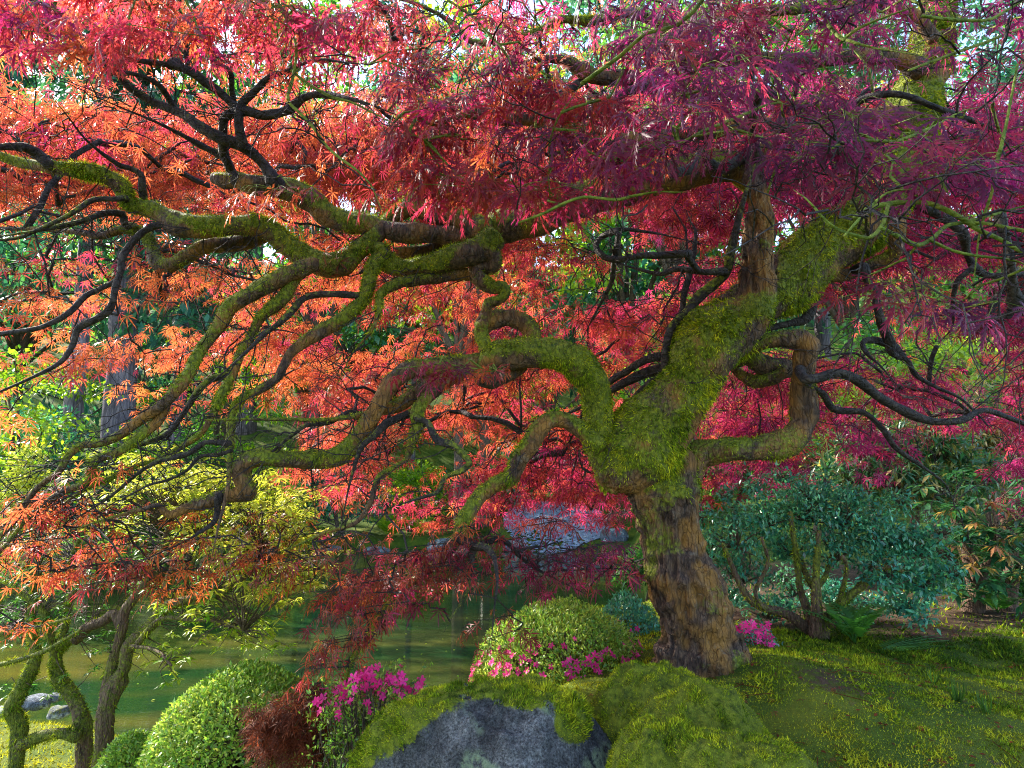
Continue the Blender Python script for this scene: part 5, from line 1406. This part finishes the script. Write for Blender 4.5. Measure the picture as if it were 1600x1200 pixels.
blob_leaves(cam_sh, [(1150, 830, 3.7, 60, 1), (1200, 800, 3.7, 60, 1), (1260, 790, 3.7, 60, 1), (1320, 800, 3.6, 60, 1), (1380, 830, 3.5, 60, 1), (1430, 850, 3.5, 50, .8), (1440, 900, 3.5, 46, .7), (1390, 890, 3.4, 50, .7), (1310, 850, 3.6, 60, .8), (1230, 850, 3.8, 60, .8), (1160, 890, 3.8, 60, .7), (1130, 930, 3.8, 40, .4), (1420, 945, 3.5, 36, .4), (1200, 950, 3.9, 50, .4), (1350, 950, 3.9, 50, .4), (1270, 770, 3.8, 44, .6), (1110, 860, 3.9, 40, .4), (1240, 910, 4.0, 60, .4), (1095, 805, 3.7, 20, .12), (1175, 758, 3.6, 24, .16), (1335, 768, 3.5, 24, .16), (1470, 828, 3.4, 22, .14), (1488, 892, 3.4, 26, .16), (1408, 782, 3.5, 22, .14), (1445, 965, 3.3, 24, .12), (1225, 745, 3.7, 20, .12), (1290, 748, 3.6, 16, .09), (1130, 772, 3.7, 18, .1)], 13500, 0.036, 'teal_leaf', (0.15, 1.0))

def ferny(px, py, Y, nf, L, label, mat='green_leaf', pig=(0, .5), flat=0.0, toward=None, group=None):
    c, s = at(px, py, Y)
    c[2] = float(H(c[0], c[1])) + 0.01
    root = empty('fern', tuple(c), label, 'fern', group)
    for i in range(nf):
        a = (2 * math.pi * i / nf + RNG.uniform(-.2, .2)) if toward is None else toward + RNG.uniform(-.5, .5)
        n = 22
        t = np.linspace(0, 1, n)
        el = (0.25 if flat else RNG.uniform(0.95, 1.35))
        l = L * RNG.uniform(.75, 1.1)
        rr = l * t * math.cos(el) + l * 0.30 * t * t; zz = l * t * math.sin(el) - l * (0.55 if not flat else 0.12) * t * t
        h = np.array([math.cos(a), math.sin(a), 0])
        spine = c + h * rr[:, None] + np.array([0, 0, 1]) * zz[:, None]
        b = Bag()
        v, q, tt, _ = tube(np.column_stack([spine, np.linspace(.003, .0008, n) * L / .35]), 4); b.add(v, q, (0.2, .5, 0))
        side = np.array([-h[1], h[0], 0])
        tan = unit(np.gradient(spine, axis=0))
        for sg in (-1, 1):
            k = slice(3, n)
            m = n - 3
            ln = l * 0.20 * np.sin(np.clip(t[k] * 1.05 + 0.12, 0, 1) * math.pi) ** 0.7 + 0.004
            d = side * sg + tan[k] * 0.35 + np.array([0, 0, -.15])
            v, f = place((NEEDLE[0] * np.array([0.62, 1, 1]), NEEDLE[1]), spine[k], d, np.cross(tan[k], side * 1.0) * -1 + rand_unit(m) * .15, ln)
            pg = np.clip(RNG.uniform(*pig) + RNG.normal(0, .08, m), 0, 1)
            b.add(v, f, per_vert(np.stack([pg, np.full(m, .5), 0 * pg], 1), 4))
        b.build('frond', M[mat], root)
    return root
ferny(1335, 1000, 3.35, 9, 0.46, 'upright dark sword fern at the foot of the camellia stems', 'green_leaf', (0, .5))
ferny(1372, 1022, 3.15, 5, 0.30, 'fern with fronds lying flat over the edge of the lawn', 'green_leaf', (0, .5), 1.0, 0.0)
ferny(1560, 965, 4.3, 8, 0.34, 'small green fern under the rhododendron trunks', 'green_leaf', (0.2, .6))

mnd_c, s = at(1262, 1012, 3.35)
v, q, nn = lump((mnd_c[0], mnd_c[1], mnd_c[2] - 0.10), (0.24, 0.20, 0.12), 40, 91, 0.15, 2.2, 2.2)
mr = empty('mossy_hummock', (mnd_c[0], mnd_c[1], float(H(mnd_c[0], mnd_c[1]))), 'low dark mossy hummock at the base of the camellia stems', 'mound')  # an earth hump covered in moss
link('mossy_earth', make_mesh('mossy_earth', v, q, M['boulder'], moss=np.full(len(v), .9), smooth=True), mr)
moss_on(v, q, nn, sstep(-.2, .2, nn[:, 2]), 60000, 0.02, mr)

rh, rsk = branchy('rhododendron', (1530, 965), 4.3, 'big rhododendron at the lawn edge with orange-tipped new leaves', [
    ('trunk', 4.4, 4.4, [(1518, 968, 16), (1524, 930, 14), (1520, 890, 12), (1505, 850, 9), (1490, 800, 6)]),
    ('trunk', 4.4, 4.5, [(1580, 965, 15), (1574, 930, 13), (1582, 880, 10), (1575, 830, 7), (1560, 780, 5)]),
    ('branch', 4.3, 4.1, [(1520, 900, 8), (1490, 880, 6), (1465, 860, 5), (1450, 830, 3)]),
    ('branch', 4.3, 4.2, [(1524, 910, 8), (1548, 870, 6), (1555, 830, 4)]),
], mossy=0.1)
whorls(rh, rsk, [(1480, 800, 7), (1520, 790, 7), (1560, 800, 7), (1600, 820, 7), (1470, 840, 6), (1510, 840, 7), (1550, 850, 7), (1590, 870, 7), (1470, 880, 5), (1500, 900, 6), (1540, 910, 6), (1580, 920, 6), (1620, 900, 6), (1460, 910, 3), (1530, 750, 5), (1580, 760, 5), (1640, 840, 6)], 4.25, 12, 0.125, 'rhodo_leaf', (0.0, 0.35), spread=24, tpl=LANCE, single=160)
whorls(rh, rsk, [(1490, 820, 3), (1560, 830, 3), (1520, 870, 3), (1580, 890, 3), (1500, 800, 2), (1545, 885, 2), (1470, 850, 2), (1600, 850, 2), (1555, 790, 2)], 4.05, 9, 0.085, 'rhodo_leaf', (0.5, 1.0), spread=26, tpl=LANCE, name='new_foliage', droop=0.7, single=130)

def bush(name, px, pyb, Y, label, spots, n, leaf, mat, pig, tpl=OVAL, group=None, cat='shrub', trunks=3, tr=0.03):
    c, s = at(px, pyb, Y)
    g = float(H(c[0], c[1]))
    root = empty(name, (c[0], c[1], g), label, cat, group)
    for i in range(trunks):
        x, y, Yt, r, w = spots[i % len(spots)]
        e, _ = at(x, y, Yt)
        st = np.array([c[0] + RNG.normal(0, tr * 3), c[1] + RNG.normal(0, tr * 2), g - 0.05])
        m = (st + e) / 2 + RNG.normal(0, .06, 3) * np.linalg.norm(e - st)
        v, q, t, _ = tube(catmull(np.column_stack([np.array([st, m, e]), [tr, tr * .7, tr * .25]]), np.linalg.norm(e - st) / 8), 7)
        link('stem', make_mesh('stem', v, [q, t], M['shrub_bark'], smooth=True), root)
    blob_leaves(root, spots, n, leaf, mat, pig, tpl)
    return root
bush('rhododendron', 1400, 860, 5.6, 'rhododendron with bright green and yellow leaves behind the camellia', [(1350, 690, 5.6, 55, 1), (1410, 680, 5.6, 60, 1), (1470, 700, 5.6, 60, 1), (1400, 740, 5.4, 70, 1), (1460, 760, 5.4, 60, 1), (1330, 740, 5.5, 55, 1), (1520, 740, 5.6, 60, 1)], 5200, 0.10, 'rhodo_leaf', (0.1, 0.62), LANCE)
bush('pieris_shrub', 1570, 800, 6.2, 'pale green shrub with pinkish new shoots at the far lawn edge', [(1560, 620, 6.3, 70, 1), (1610, 680, 6.2, 70, 1), (1540, 680, 6.2, 55, 1), (1580, 720, 6.1, 60, 1), (1650, 640, 6.2, 70, 1)], 4200, 0.085, 'rhodo_leaf', (0.3, 0.8), LANCE)
bush('green_shrub', 1130, 820, 6.5, 'mid green shrub glimpsed just behind the maple trunk and camellia', [(1120, 740, 6.5, 60, 1), (1180, 720, 6.5, 60, 1), (1240, 710, 6.6, 60, 1), (1300, 720, 6.6, 60, 1), (1100, 790, 6.4, 50, 1)], 5200, 0.075, 'green_leaf', (0.1, 0.9))
bush('lime_shrub', 1280, 750, 9.5, 'bright lime shrub in sun beyond the crooked limb', [(1300, 640, 9.5, 70, 1), (1230, 650, 9.5, 60, 1), (1370, 650, 9.6, 60, 1), (1160, 660, 9.6, 60, 1)], 5200, 0.10, 'lime_leaf', (0.0, 0.7))

bush('low_shrub', 1340, 985, 4.5, 'added low dark green shrubs that darken the gap behind the camellia stems', [(1160, 960, 4.6, 50, 1), (1230, 965, 4.6, 50, 1), (1400, 960, 4.5, 45, 1), (1330, 960, 4.7, 50, 1), (1450, 965, 4.7, 40, .8), (1290, 930, 4.8, 60, 1)], 6000, 0.045, 'teal_leaf', (0.0, 0.5))  # filler shrubs added to hide bright soil and darken this gap
bush('low_shrub', 1000, 930, 7.2, 'small dark shrub on the pond bank directly behind the maple trunk', [(1000, 880, 7.2, 34, 1), (1030, 860, 7.2, 34, 1), (985, 905, 7.1, 24, .6)], 1800, 0.06, 'green_leaf', (0.0, 0.6))
bush('low_shrub', 1540, 975, 5.2, 'added dark shrub that darkens the gap behind the rhododendron trunks', [(1480, 940, 5.3, 50, 1), (1550, 930, 5.3, 55, 1), (1620, 930, 5.2, 50, 1), (1510, 880, 5.4, 60, 1), (1590, 870, 5.4, 60, 1)], 5000, 0.06, 'green_leaf', (0.0, 0.5))  # another filler shrub, added to make the space under the trunks dark
n = 260
fx = RNG.uniform(-5, 1.0, n); fy = 5.4 * (16 / 5.4) ** RNG.random(n)
k = pond_sd(fx, fy) < -.35; fx, fy = fx[k], fy[k]; n = len(fx)
v, f = place(KITE, np.stack([fx, fy, np.full(n, WATER_Z + .004)], -1), rand_unit(n) * np.array([1, 1, .02]), np.tile([0, 0, 1.0], (n, 1)), RNG.uniform(.012, .035, n))
lb = Bag(); lb.add(v, f, per_vert(np.stack([RNG.random(n), RNG.uniform(.6, 1, n), np.zeros(n)], 1), 4))
o = lb.build('floating_leaves', M['lime_leaf'], kind='stuff'); o['label'] = 'tiny leaf specks floating on the pond'
# ------------------------------------------------------------------ the far bank
def bank_pt(px, py, Y):
    c, s = at(px, py, Y)
    c[2] = float(H(c[0], c[1]))
    return c, s
for i, (x, Y, hw, h, lb_) in enumerate([(590, 16.9, 26, 20, 'grey stone at the far water edge left of the bright fern'), (690, 17.0, 24, 18, 'dark blue stone on the far bank beyond the bright fern'), (725, 16.9, 12, 10, 'small stone beside the dark blue stone on the far bank'),
                                        (515, 17.2, 22, 14, 'low stone on the far bank under hanging red leaves'), (960, 16.6, 22, 14, 'stone at the end of the blue gravel by the water'), (800, 16.9, 16, 9, 'flat stone at the near corner of the blue gravel')]):
    c, s = bank_pt(x, 840, Y)
    v, q, nn = lump((c[0], c[1], c[2] + h * s * .3), (hw * s, hw * s * .8, h * s), 24, 70 + i, .25, 1.8, 2.6, .8)
    o = link('bank_stone', make_mesh('bank_stone', v, q, M['bank_stone'], moss=np.clip(.4 * (nn[:, 2] > .3) + 0 * v[:, 0], 0, 1), smooth=True))
    tag(o, lb_, 'rock', 'stones along the far bank')
gv = Bag()
n = 5200
gx_ = RNG.uniform(-0.2, 2.6, n); gy_ = RNG.uniform(16.2, 20.5, n)
k = (((gx_ - 1.25) / 1.5) ** 2 + ((gy_ - 18.3) / 2.1) ** 2 < 1); gx_, gy_ = gx_[k], gy_[k]; n = len(gx_)
OCT = (np.array([(1, 0, 0), (-1, 0, 0), (0, 1, 0), (0, -1, 0), (0, 0, .6), (0, 0, -.6)], float), np.array([(0, 2, 4), (2, 1, 4), (1, 3, 4), (3, 0, 4)]))
v, f = place(OCT, np.stack([gx_, gy_, H(gx_, gy_) + .02], -1), rand_unit(n) * np.array([1, 1, .2]), np.tile([0, 0, 1.0], (n, 1)), RNG.uniform(.03, .085, n))
gv.add(v, f)
o = gv.build('gravel_beach', M['gravel'], kind='stuff'); o['label'] = 'blue-grey gravel beach on the far bank of the pond'
for i, (x, Y, L, lab) in enumerate([(612, 17.6, 1.5, 'bright green fern on the far bank beside the grey stone'), (655, 18.2, 1.3, 'lower bright fern between the two far stones'), (740, 18.4, 1.3, 'bluish green fern above the blue gravel')]):
    c, s = bank_pt(x, 840, Y)
    ferny(*[px_of(c)[0], px_of(c)[1]], Y, 12, L, lab, 'lime_leaf' if i < 2 else 'teal_leaf', (0, .6), group='ferns on the far bank')

def far_bush(px, pyt, pyb, Y, hw, label, mat, pig, leaf=0.16, n=2600, group='shrubs along the far bank', tpl=KITE, name='shrub'):
    c, s = at(px, pyb, Y)
    g = float(H(c[0], c[1]))
    t, _ = at(px, pyt, Y)
    hgt = max(0.4, t[2] - g)
    root = empty(name, (c[0], c[1], g), label, 'shrub', group)
    sub = 9
    lb = Bag()
    for i in range(sub):
        d = rand_unit(1)[0]; d[2] = abs(d[2])
        cc = np.array([c[0], c[1], g + hgt * .35]) + d * np.array([hw * s * .62, hw * s * .5, hgt * .42])
        k = n // sub
        dd = rand_unit(k)
        pos = cc + dd * np.array([hw * s * .45, hw * s * .4, hgt * .26]) * (RNG.random((k, 1)) ** .35)
        v, f = place(tpl, pos, unit(dd + rand_unit(k) * .7 + np.array([0, 0, -.2])), unit(np.array([0, 0, 1]) + dd * .5 + rand_unit(k) * .5), leaf * RNG.uniform(.6, 1.2, k))
        base = RNG.uniform(-.12, .12)
        ti = leaf_tint(k, pos, *pig, i, .8); ti[:, 0] = np.clip(ti[:, 0] + base, 0, 1)
        lb.add(v, f, per_vert(ti, len(tpl[0])))
    lb.build('foliage', M[mat], root, kind='stuff')
    sb = Bag()
    for i in range(5):
        e = np.array([c[0] + RNG.normal(0, hw * s * .3), c[1] + RNG.normal(0, hw * s * .2), g + hgt * RNG.uniform(.5, .85)])
        v, q, t_, _ = tube(catmull(np.column_stack([np.array([[c[0] + RNG.normal(0, .1), c[1], g - .1], (np.array([c[0], c[1], g]) + e) / 2 + RNG.normal(0, .1, 3), e]), [.05, .035, .015]]), hgt / 6), 5); sb.add(v, q)
    sb.build('stems', M['shrub_bark'], root, smooth=True, kind='stuff')
    return root
far_bush(35, 690, 840, 9.5, 62, 'glowing yellow shrub in full sun across the pond', 'lime_leaf', (0.75, 1.0), .085, 5200)
far_bush(-60, 700, 850, 9.8, 60, 'yellow-green shrub at the picture edge beside the glowing yellow one', 'lime_leaf', (0.5, .9), .085, 3000)
far_bush(60, 632, 760, 13.5, 105, 'broad rounded blue-green shrub behind the glowing yellow one', 'teal_leaf', (0.4, 1), .12, 6000)
far_bush(190, 640, 780, 14.5, 70, 'dark green shrub at the foot of the big furrowed trunk', 'green_leaf', (0, .5), .12, 3600)
far_bush(300, 640, 800, 15.5, 80, 'green shrub on the far bank behind the long falling limbs', 'green_leaf', (0.2, .9), .13, 3800)
far_bush(420, 680, 830, 16.5, 80, 'lime shrub on the far bank under orange leaves', 'lime_leaf', (0.0, .6), .13, 3800)
far_bush(530, 700, 850, 18.0, 75, 'dark shrub on the far bank left of the bright fern', 'teal_leaf', (0.0, .6), .14, 3200)
far_bush(640, 720, 845, 19.5, 80, 'fresh green shrub on the far bank above the bright fern', 'lime_leaf', (0.0, .5), .14, 3200)
far_bush(760, 690, 835, 20.5, 80, 'blue-green shrub on the far bank above the gravel', 'teal_leaf', (0.1, .8), .15, 3200)
far_bush(880, 640, 815, 22.5, 90, 'bright green shrub on the far bank seen under the arching limb', 'lime_leaf', (0.0, .6), .15, 3600)
far_bush(1000, 660, 825, 19.5, 75, 'dark green shrub on the far bank next to the maple trunk', 'green_leaf', (0.1, .8), .15, 3000)
far_bush(230, 760, 880, 17.6, 60, 'low green shrub at the water line across the pond', 'green_leaf', (0.2, 1), .13, 2200)
far_bush(370, 790, 880, 17.4, 60, 'low teal shrub at the water line across the pond', 'teal_leaf', (0.3, 1), .13, 2200)

# ------------------------------------------------------------------ trees beyond the pond
def crown_leaves(root, clumps, n, leaf, mat, pig, tpl=KITE, flat=.45, droop=.2, name='crown', seed=0):
    lb = Bag()
    n = int(n * .68); leaf = leaf * 1.18
    k = max(20, n // len(clumps))
    for (c, r) in clumps:
        dd = rand_unit(k)
        pos = c + dd * np.array([r, r, r * flat]) * (RNG.random((k, 1)) ** .4)
        d = unit(dd * .5 + rand_unit(k) * .8 + np.array([0, 0, -droop]))
        nn = unit(np.array([0, 0, 1.0]) + rand_unit(k) * .7)
        ti = leaf_tint(k, pos, *pig, seed, .5)
        ti[:, 0] = np.clip(ti[:, 0] + RNG.uniform(-.15, .15), 0, 1)
        v, f = place(tpl, pos, d, nn, leaf * RNG.uniform(.6, 1.25, k))
        lb.add(v, f, per_vert(ti, len(tpl[0])))
    return lb.build(name, M[mat], root, kind='stuff')

def trunk_part(root, p0, top, r0, r1, mat='fir_bark', sides=14, furrow=0.10, lean=None, name='trunk'):
    m = 26
    t = np.linspace(0, 1, m)
    c = np.asarray(p0) + (np.asarray(top) - np.asarray(p0)) * t[:, None]
    c[1:-1, :2] += RNG.normal(0, r0 * .05, (m - 2, 2))
    r = r0 + (r1 - r0) * t ** .8
    r[0] *= 1.35; r[1] *= 1.1
    v, q, tt, ring = tube(np.column_stack([c, r]), sides * 2)
    nrm = np.vstack([ring, [0, 0, -1], [0, 0, 1]])
    ang = np.arctan2(nrm[:, 1], nrm[:, 0])
    v = v + nrm * (r0 * furrow * fbm(np.column_stack([np.cos(ang) * 3, np.sin(ang) * 3, v[:, 2] * .35 / max(r0, .1) * .3]), 1.6, 3, 5))[:, None]
    return link(name, make_mesh(name, v, [q, tt], M[mat], moss=np.clip(.25 * fbm(v, .8, 2, 3), 0, .5), smooth=True), root)

def conifer(px, Y, r0, h, z_low, spread, label, n=5200, pig=(0.1, .7), dead=0, group='trees beyond the pond', name='fir_tree', leaf=.30):
    c, s = at(px, 760, Y)
    g = float(H(c[0], c[1]))
    root = empty(name, (c[0], c[1], g), label, 'tree', group)
    top = np.array([c[0] + RNG.normal(0, .2), c[1], g + h])
    trunk_part(root, (c[0], c[1], g - .2), top, r0, r0 * .25)
    bb, cl = Bag(), []
    nb = 46
    for i in range(nb):
        z = z_low + (h - z_low) * (i + RNG.random()) / nb
        a = RNG.uniform(0, 2 * math.pi)
        L = spread * (1 - .75 * (z - z_low) / (h - z_low)) * RNG.uniform(.6, 1.1)
        t = np.linspace(0, 1, 6)[:, None]
        hd_ = np.array([math.cos(a), math.sin(a), 0])
        pth = np.array([c[0], c[1], g + z]) + hd_ * L * t + np.array([0, 0, 1]) * (-.35 * L * t ** 1.6 + .08 * L * t)
        v, q, _, _ = tube(np.column_stack([pth, np.linspace(.055, .012, 6)[:, None] * (r0 / .4)]), 5); bb.add(v, q)
        for u in (.35, .6, .85, 1.0):
            w = pth[0] + (pth[-1] - pth[0]) * u; w[2] = np.interp(u, t[:, 0], pth[:, 2])
            cl.append((w + np.array([0, 0, -.12]), L * .26 + .25))
    for i in range(dead):
        z = RNG.uniform(.5, z_low + 1.0); a = RNG.uniform(0, 2 * math.pi); L = RNG.uniform(.7, 1.8)
        hd_ = np.array([math.cos(a), math.sin(a), 0]); t = np.linspace(0, 1, 6)[:, None]
        pth = np.array([c[0], c[1], g + z]) + hd_ * L * t + np.array([0, 0, 1]) * (.15 * L * np.sin(t * 2.5) - .75 * L * t ** 2)
        v, q, _, _ = tube(np.column_stack([pth, np.linspace(.03, .006, 6)[:, None]]), 4); bb.add(v, q)
    bb.build('boughs', M['branch'], root, smooth=True, kind='stuff')
    crown_leaves(root, cl, int(n * 1.5), leaf, 'needle', pig, NEEDLE, .35, .6, seed=int(px) % 50)
    return root

def broadleaf(px, Y, r0, h, z_low, spread, label, mat, pig, n=6000, leaf=.16, group='trees beyond the pond', name='maple_tree', bark='shrub_bark', ncl=26, flat=.32):
    c, s = at(px, 760, Y)
    g = float(H(c[0], c[1]))
    root = empty(name, (c[0], c[1], g), label, 'tree', group)
    fork = np.array([c[0] + RNG.normal(0, .15), c[1], g + max(.8, z_low * .8)])
    trunk_part(root, (c[0], c[1], g - .2), fork, r0, r0 * .7, bark, 8, .06)
    cl = []
    for i in range(ncl):
        a = RNG.uniform(0, 2 * math.pi); u = RNG.random()
        z = g + z_low + (h - z_low) * u
        rr = spread * math.sqrt(RNG.random()) * (1 - .55 * u ** 2)
        e = np.array([c[0] + rr * math.cos(a), c[1] + rr * math.sin(a), z])
        cl.append((e, spread * RNG.uniform(.22, .38)))
        if i % 2 == 0:
            m = (fork + e) / 2 + np.array([0, 0, .12 * np.linalg.norm(e - fork)])
            v, q, t, _ = tube(catmull(np.column_stack([np.array([fork - np.array([0, 0, .1]), m, e]), [r0 * .5, r0 * .28, r0 * .08]]), spread / 6), 6)
            link('branch', make_mesh('branch', v, [q, t], M[bark], smooth=True), root)
    crown_leaves(root, cl, n, leaf, mat, pig, KITE, flat, .25, seed=int(px) % 40)
    return root

conifer(182, 15, .44, 19, 6.5, 3.4, 'tall fir with the broadest dark furrowed trunk, left of the long falling limbs', 5000, dead=6)
conifer(108, 14, .25, 17, 6, 3.0, 'fir with a slimmer trunk whose one side is pale in sunlight', 4600, dead=4)
conifer(268, 18, .26, 18, 4.2, 3.2, 'dark conifer with bare drooping twigs along its lower trunk', 5200, dead=46)
conifer(643, 23, .11, 19, 6, 2.2, 'slender conifer with a thin pale trunk seen below the upper limbs', 4200)
conifer(735, 27, .30, 22, 2.2, 4.2, 'teal conifer with boughs reaching low behind the arching limb', 7000, (0.0, .5))
conifer(590, 29, .30, 24, 3, 4.0, 'teal conifer standing behind the slender pale trunk', 6500, (0.0, .6))
conifer(1010, 25, .26, 20, 2.4, 3.6, 'blue-green conifer glimpsed through the gap beside the upright stem', 6000, (0.1, .7))
conifer(380, 26, .32, 22, 3, 4.2, 'full green conifer behind the long mossy upper limbs', 6500, (0.3, 1))
conifer(1300, 24, .30, 20, 4, 4.0, 'dark conifer behind the thick mossy limb', 6000, (0.0, .6))
conifer(-60, 20, .35, 20, 3, 4.0, 'dark conifer at the edge of the view behind the yellow shrub', 5200, (0.0, .5))
broadleaf(40, 12.5, .09, 4.6, 1.7, 2.6, 'bright green layered maple left of the pale-sided trunk', 'lime_leaf', (0.0, .55), 7000, .11)
broadleaf(330, 20, .12, 7.0, 1.5, 3.2, 'fresh green maple between the two dark conifers', 'lime_leaf', (0.0, .5), 7000, .15)
broadleaf(470, 24, .15, 9.5, 2.5, 3.6, 'pale green tree behind the orange leaf sprays', 'green_leaf', (0.4, 1), 6500, .18)
broadleaf(860, 24, .15, 8.0, 1.5, 3.8, 'bright green maple beyond the twisting ring-shaped limb', 'lime_leaf', (0.0, .5), 7500, .17)
broadleaf(1120, 15, .11, 5.2, 1.4, 2.6, 'lime-green maple in sun just beyond the mossy fork', 'lime_leaf', (0.1, .7), 7500, .12)
broadleaf(1450, 11.5, .09, 3.1, 1.2, 2.4, 'low sunlit lime maple filling the gap at the lawn edge', 'lime_leaf', (0.05, .6), 8000, .09)
broadleaf(1600, 14, .14, 7.0, 1.6, 3.2, 'green maple behind the pinkish shrub at the picture edge', 'green_leaf', (0.4, 1), 7000, .13)
broadleaf(960, 32, .2, 14, 4, 4.6, 'tall pale green tree far behind the upper limbs', 'lime_leaf', (0.2, .8), 6500, .26)
broadleaf(1480, 26, .2, 15, 4, 4.5, 'tall bright tree far behind the canopy near the picture edge', 'lime_leaf', (0.2, .8), 6500, .24)
broadleaf(200, 30, .2, 15, 4, 4.8, 'tall green tree far behind the two fir trunks', 'green_leaf', (0.5, 1), 6500, .26)

broadleaf(560, 24, .2, 13, 4, 4.5, 'tall light green tree behind the pink leaves at the top middle', 'green_leaf', (0.4, 1), 8000, .24)
broadleaf(760, 20, .2, 16, 6, 4.2, 'tall blue-green tree above the twisting limb', 'teal_leaf', (0.4, 1), 8000, .24)
broadleaf(1180, 21, .2, 17, 5, 4.5, 'tall green tree behind the upright bare stem', 'green_leaf', (0.3, 1), 8000, .24)
broadleaf(20, 22, .2, 17, 5, 4.6, 'tall green tree behind the orange leaves at the upper corner', 'green_leaf', (0.3, 1), 8000, .24)
broadleaf(1000, 19, .2, 17, 6, 4.4, 'tall teal tree closing the gap above the long upper limb', 'teal_leaf', (0.2, 1), 9000, .24)
broadleaf(1330, 19, .2, 17, 6, 4.4, 'tall dark green tree above the thick mossy limb', 'green_leaf', (0.1, .8), 9000, .24)
broadleaf(480, 18, .2, 16, 6, 4.4, 'tall mid green tree filling the gap above the forked upper branches', 'green_leaf', (0.2, 1), 9000, .22)
broadleaf(720, 16, .16, 14, 6.5, 3.6, 'tall lime tree showing through the canopy at the top middle', 'lime_leaf', (0.1, .8), 8000, .18)
broadleaf(1080, 17, .18, 15, 6.5, 4.0, 'tall pale green tree at the top of the view right of the middle', 'green_leaf', (0.4, 1), 9000, .2)
broadleaf(1560, 18, .18, 16, 5, 4.4, 'tall teal tree behind the canopy at the upper corner', 'teal_leaf', (0.2, 1), 9000, .2)
# far woods: a mass nobody could count
lb = Bag()
n = 30000
cx = RNG.uniform(-50, 55, 260); cy = RNG.uniform(36, 52, 260); cz = RNG.uniform(0.5, 20, 260); cr = RNG.uniform(1.6, 3.6, 260)
wing = slice(0, 60)                                                  # the woods bend round the far left end of the pond
cx[wing] = RNG.uniform(-46, -27, 60); cy[wing] = RNG.uniform(14, 40, 60); cz[wing] = RNG.uniform(.5, 8, 60)
pick = RNG.integers(0, 260, n)
dd = rand_unit(n)
pos = np.stack([cx[pick], cy[pick], cz[pick] + H(cx[pick], cy[pick]) * .8], 1) + dd * (cr[pick][:, None]) * np.array([1, 1, .8]) * RNG.random((n, 1)) ** .4
v, f = place(KITE, pos, unit(dd + rand_unit(n) * .6 + np.array([0, 0, -.3])), unit(np.array([0, 0, 1]) + dd * .4 + rand_unit(n) * .6), RNG.uniform(.35, .8, n))
ti = np.stack([np.clip((pick % 17) / 17 * .9 + RNG.normal(0, .1, n), 0, 1), RNG.random(n), np.zeros(n)], 1)
lb.add(v, f, per_vert(ti, 4))
for i in range(60):
    a = np.array([RNG.uniform(-45, 50), RNG.uniform(33, 46), 0]); a[2] = float(H(a[0], a[1])) - .2
    v, q, t, _ = tube(np.column_stack([a + np.array([0, 0, 1]) * np.linspace(0, 17, 8)[:, None] + RNG.normal(0, .05, (8, 3)), np.linspace(.3, .1, 8)]), 7); lb.add(v, q, (0, .1, 0))
o = lb.build('far_woods', M['green_leaf'], kind='stuff'); o['label'] = 'green woods rising behind the garden'
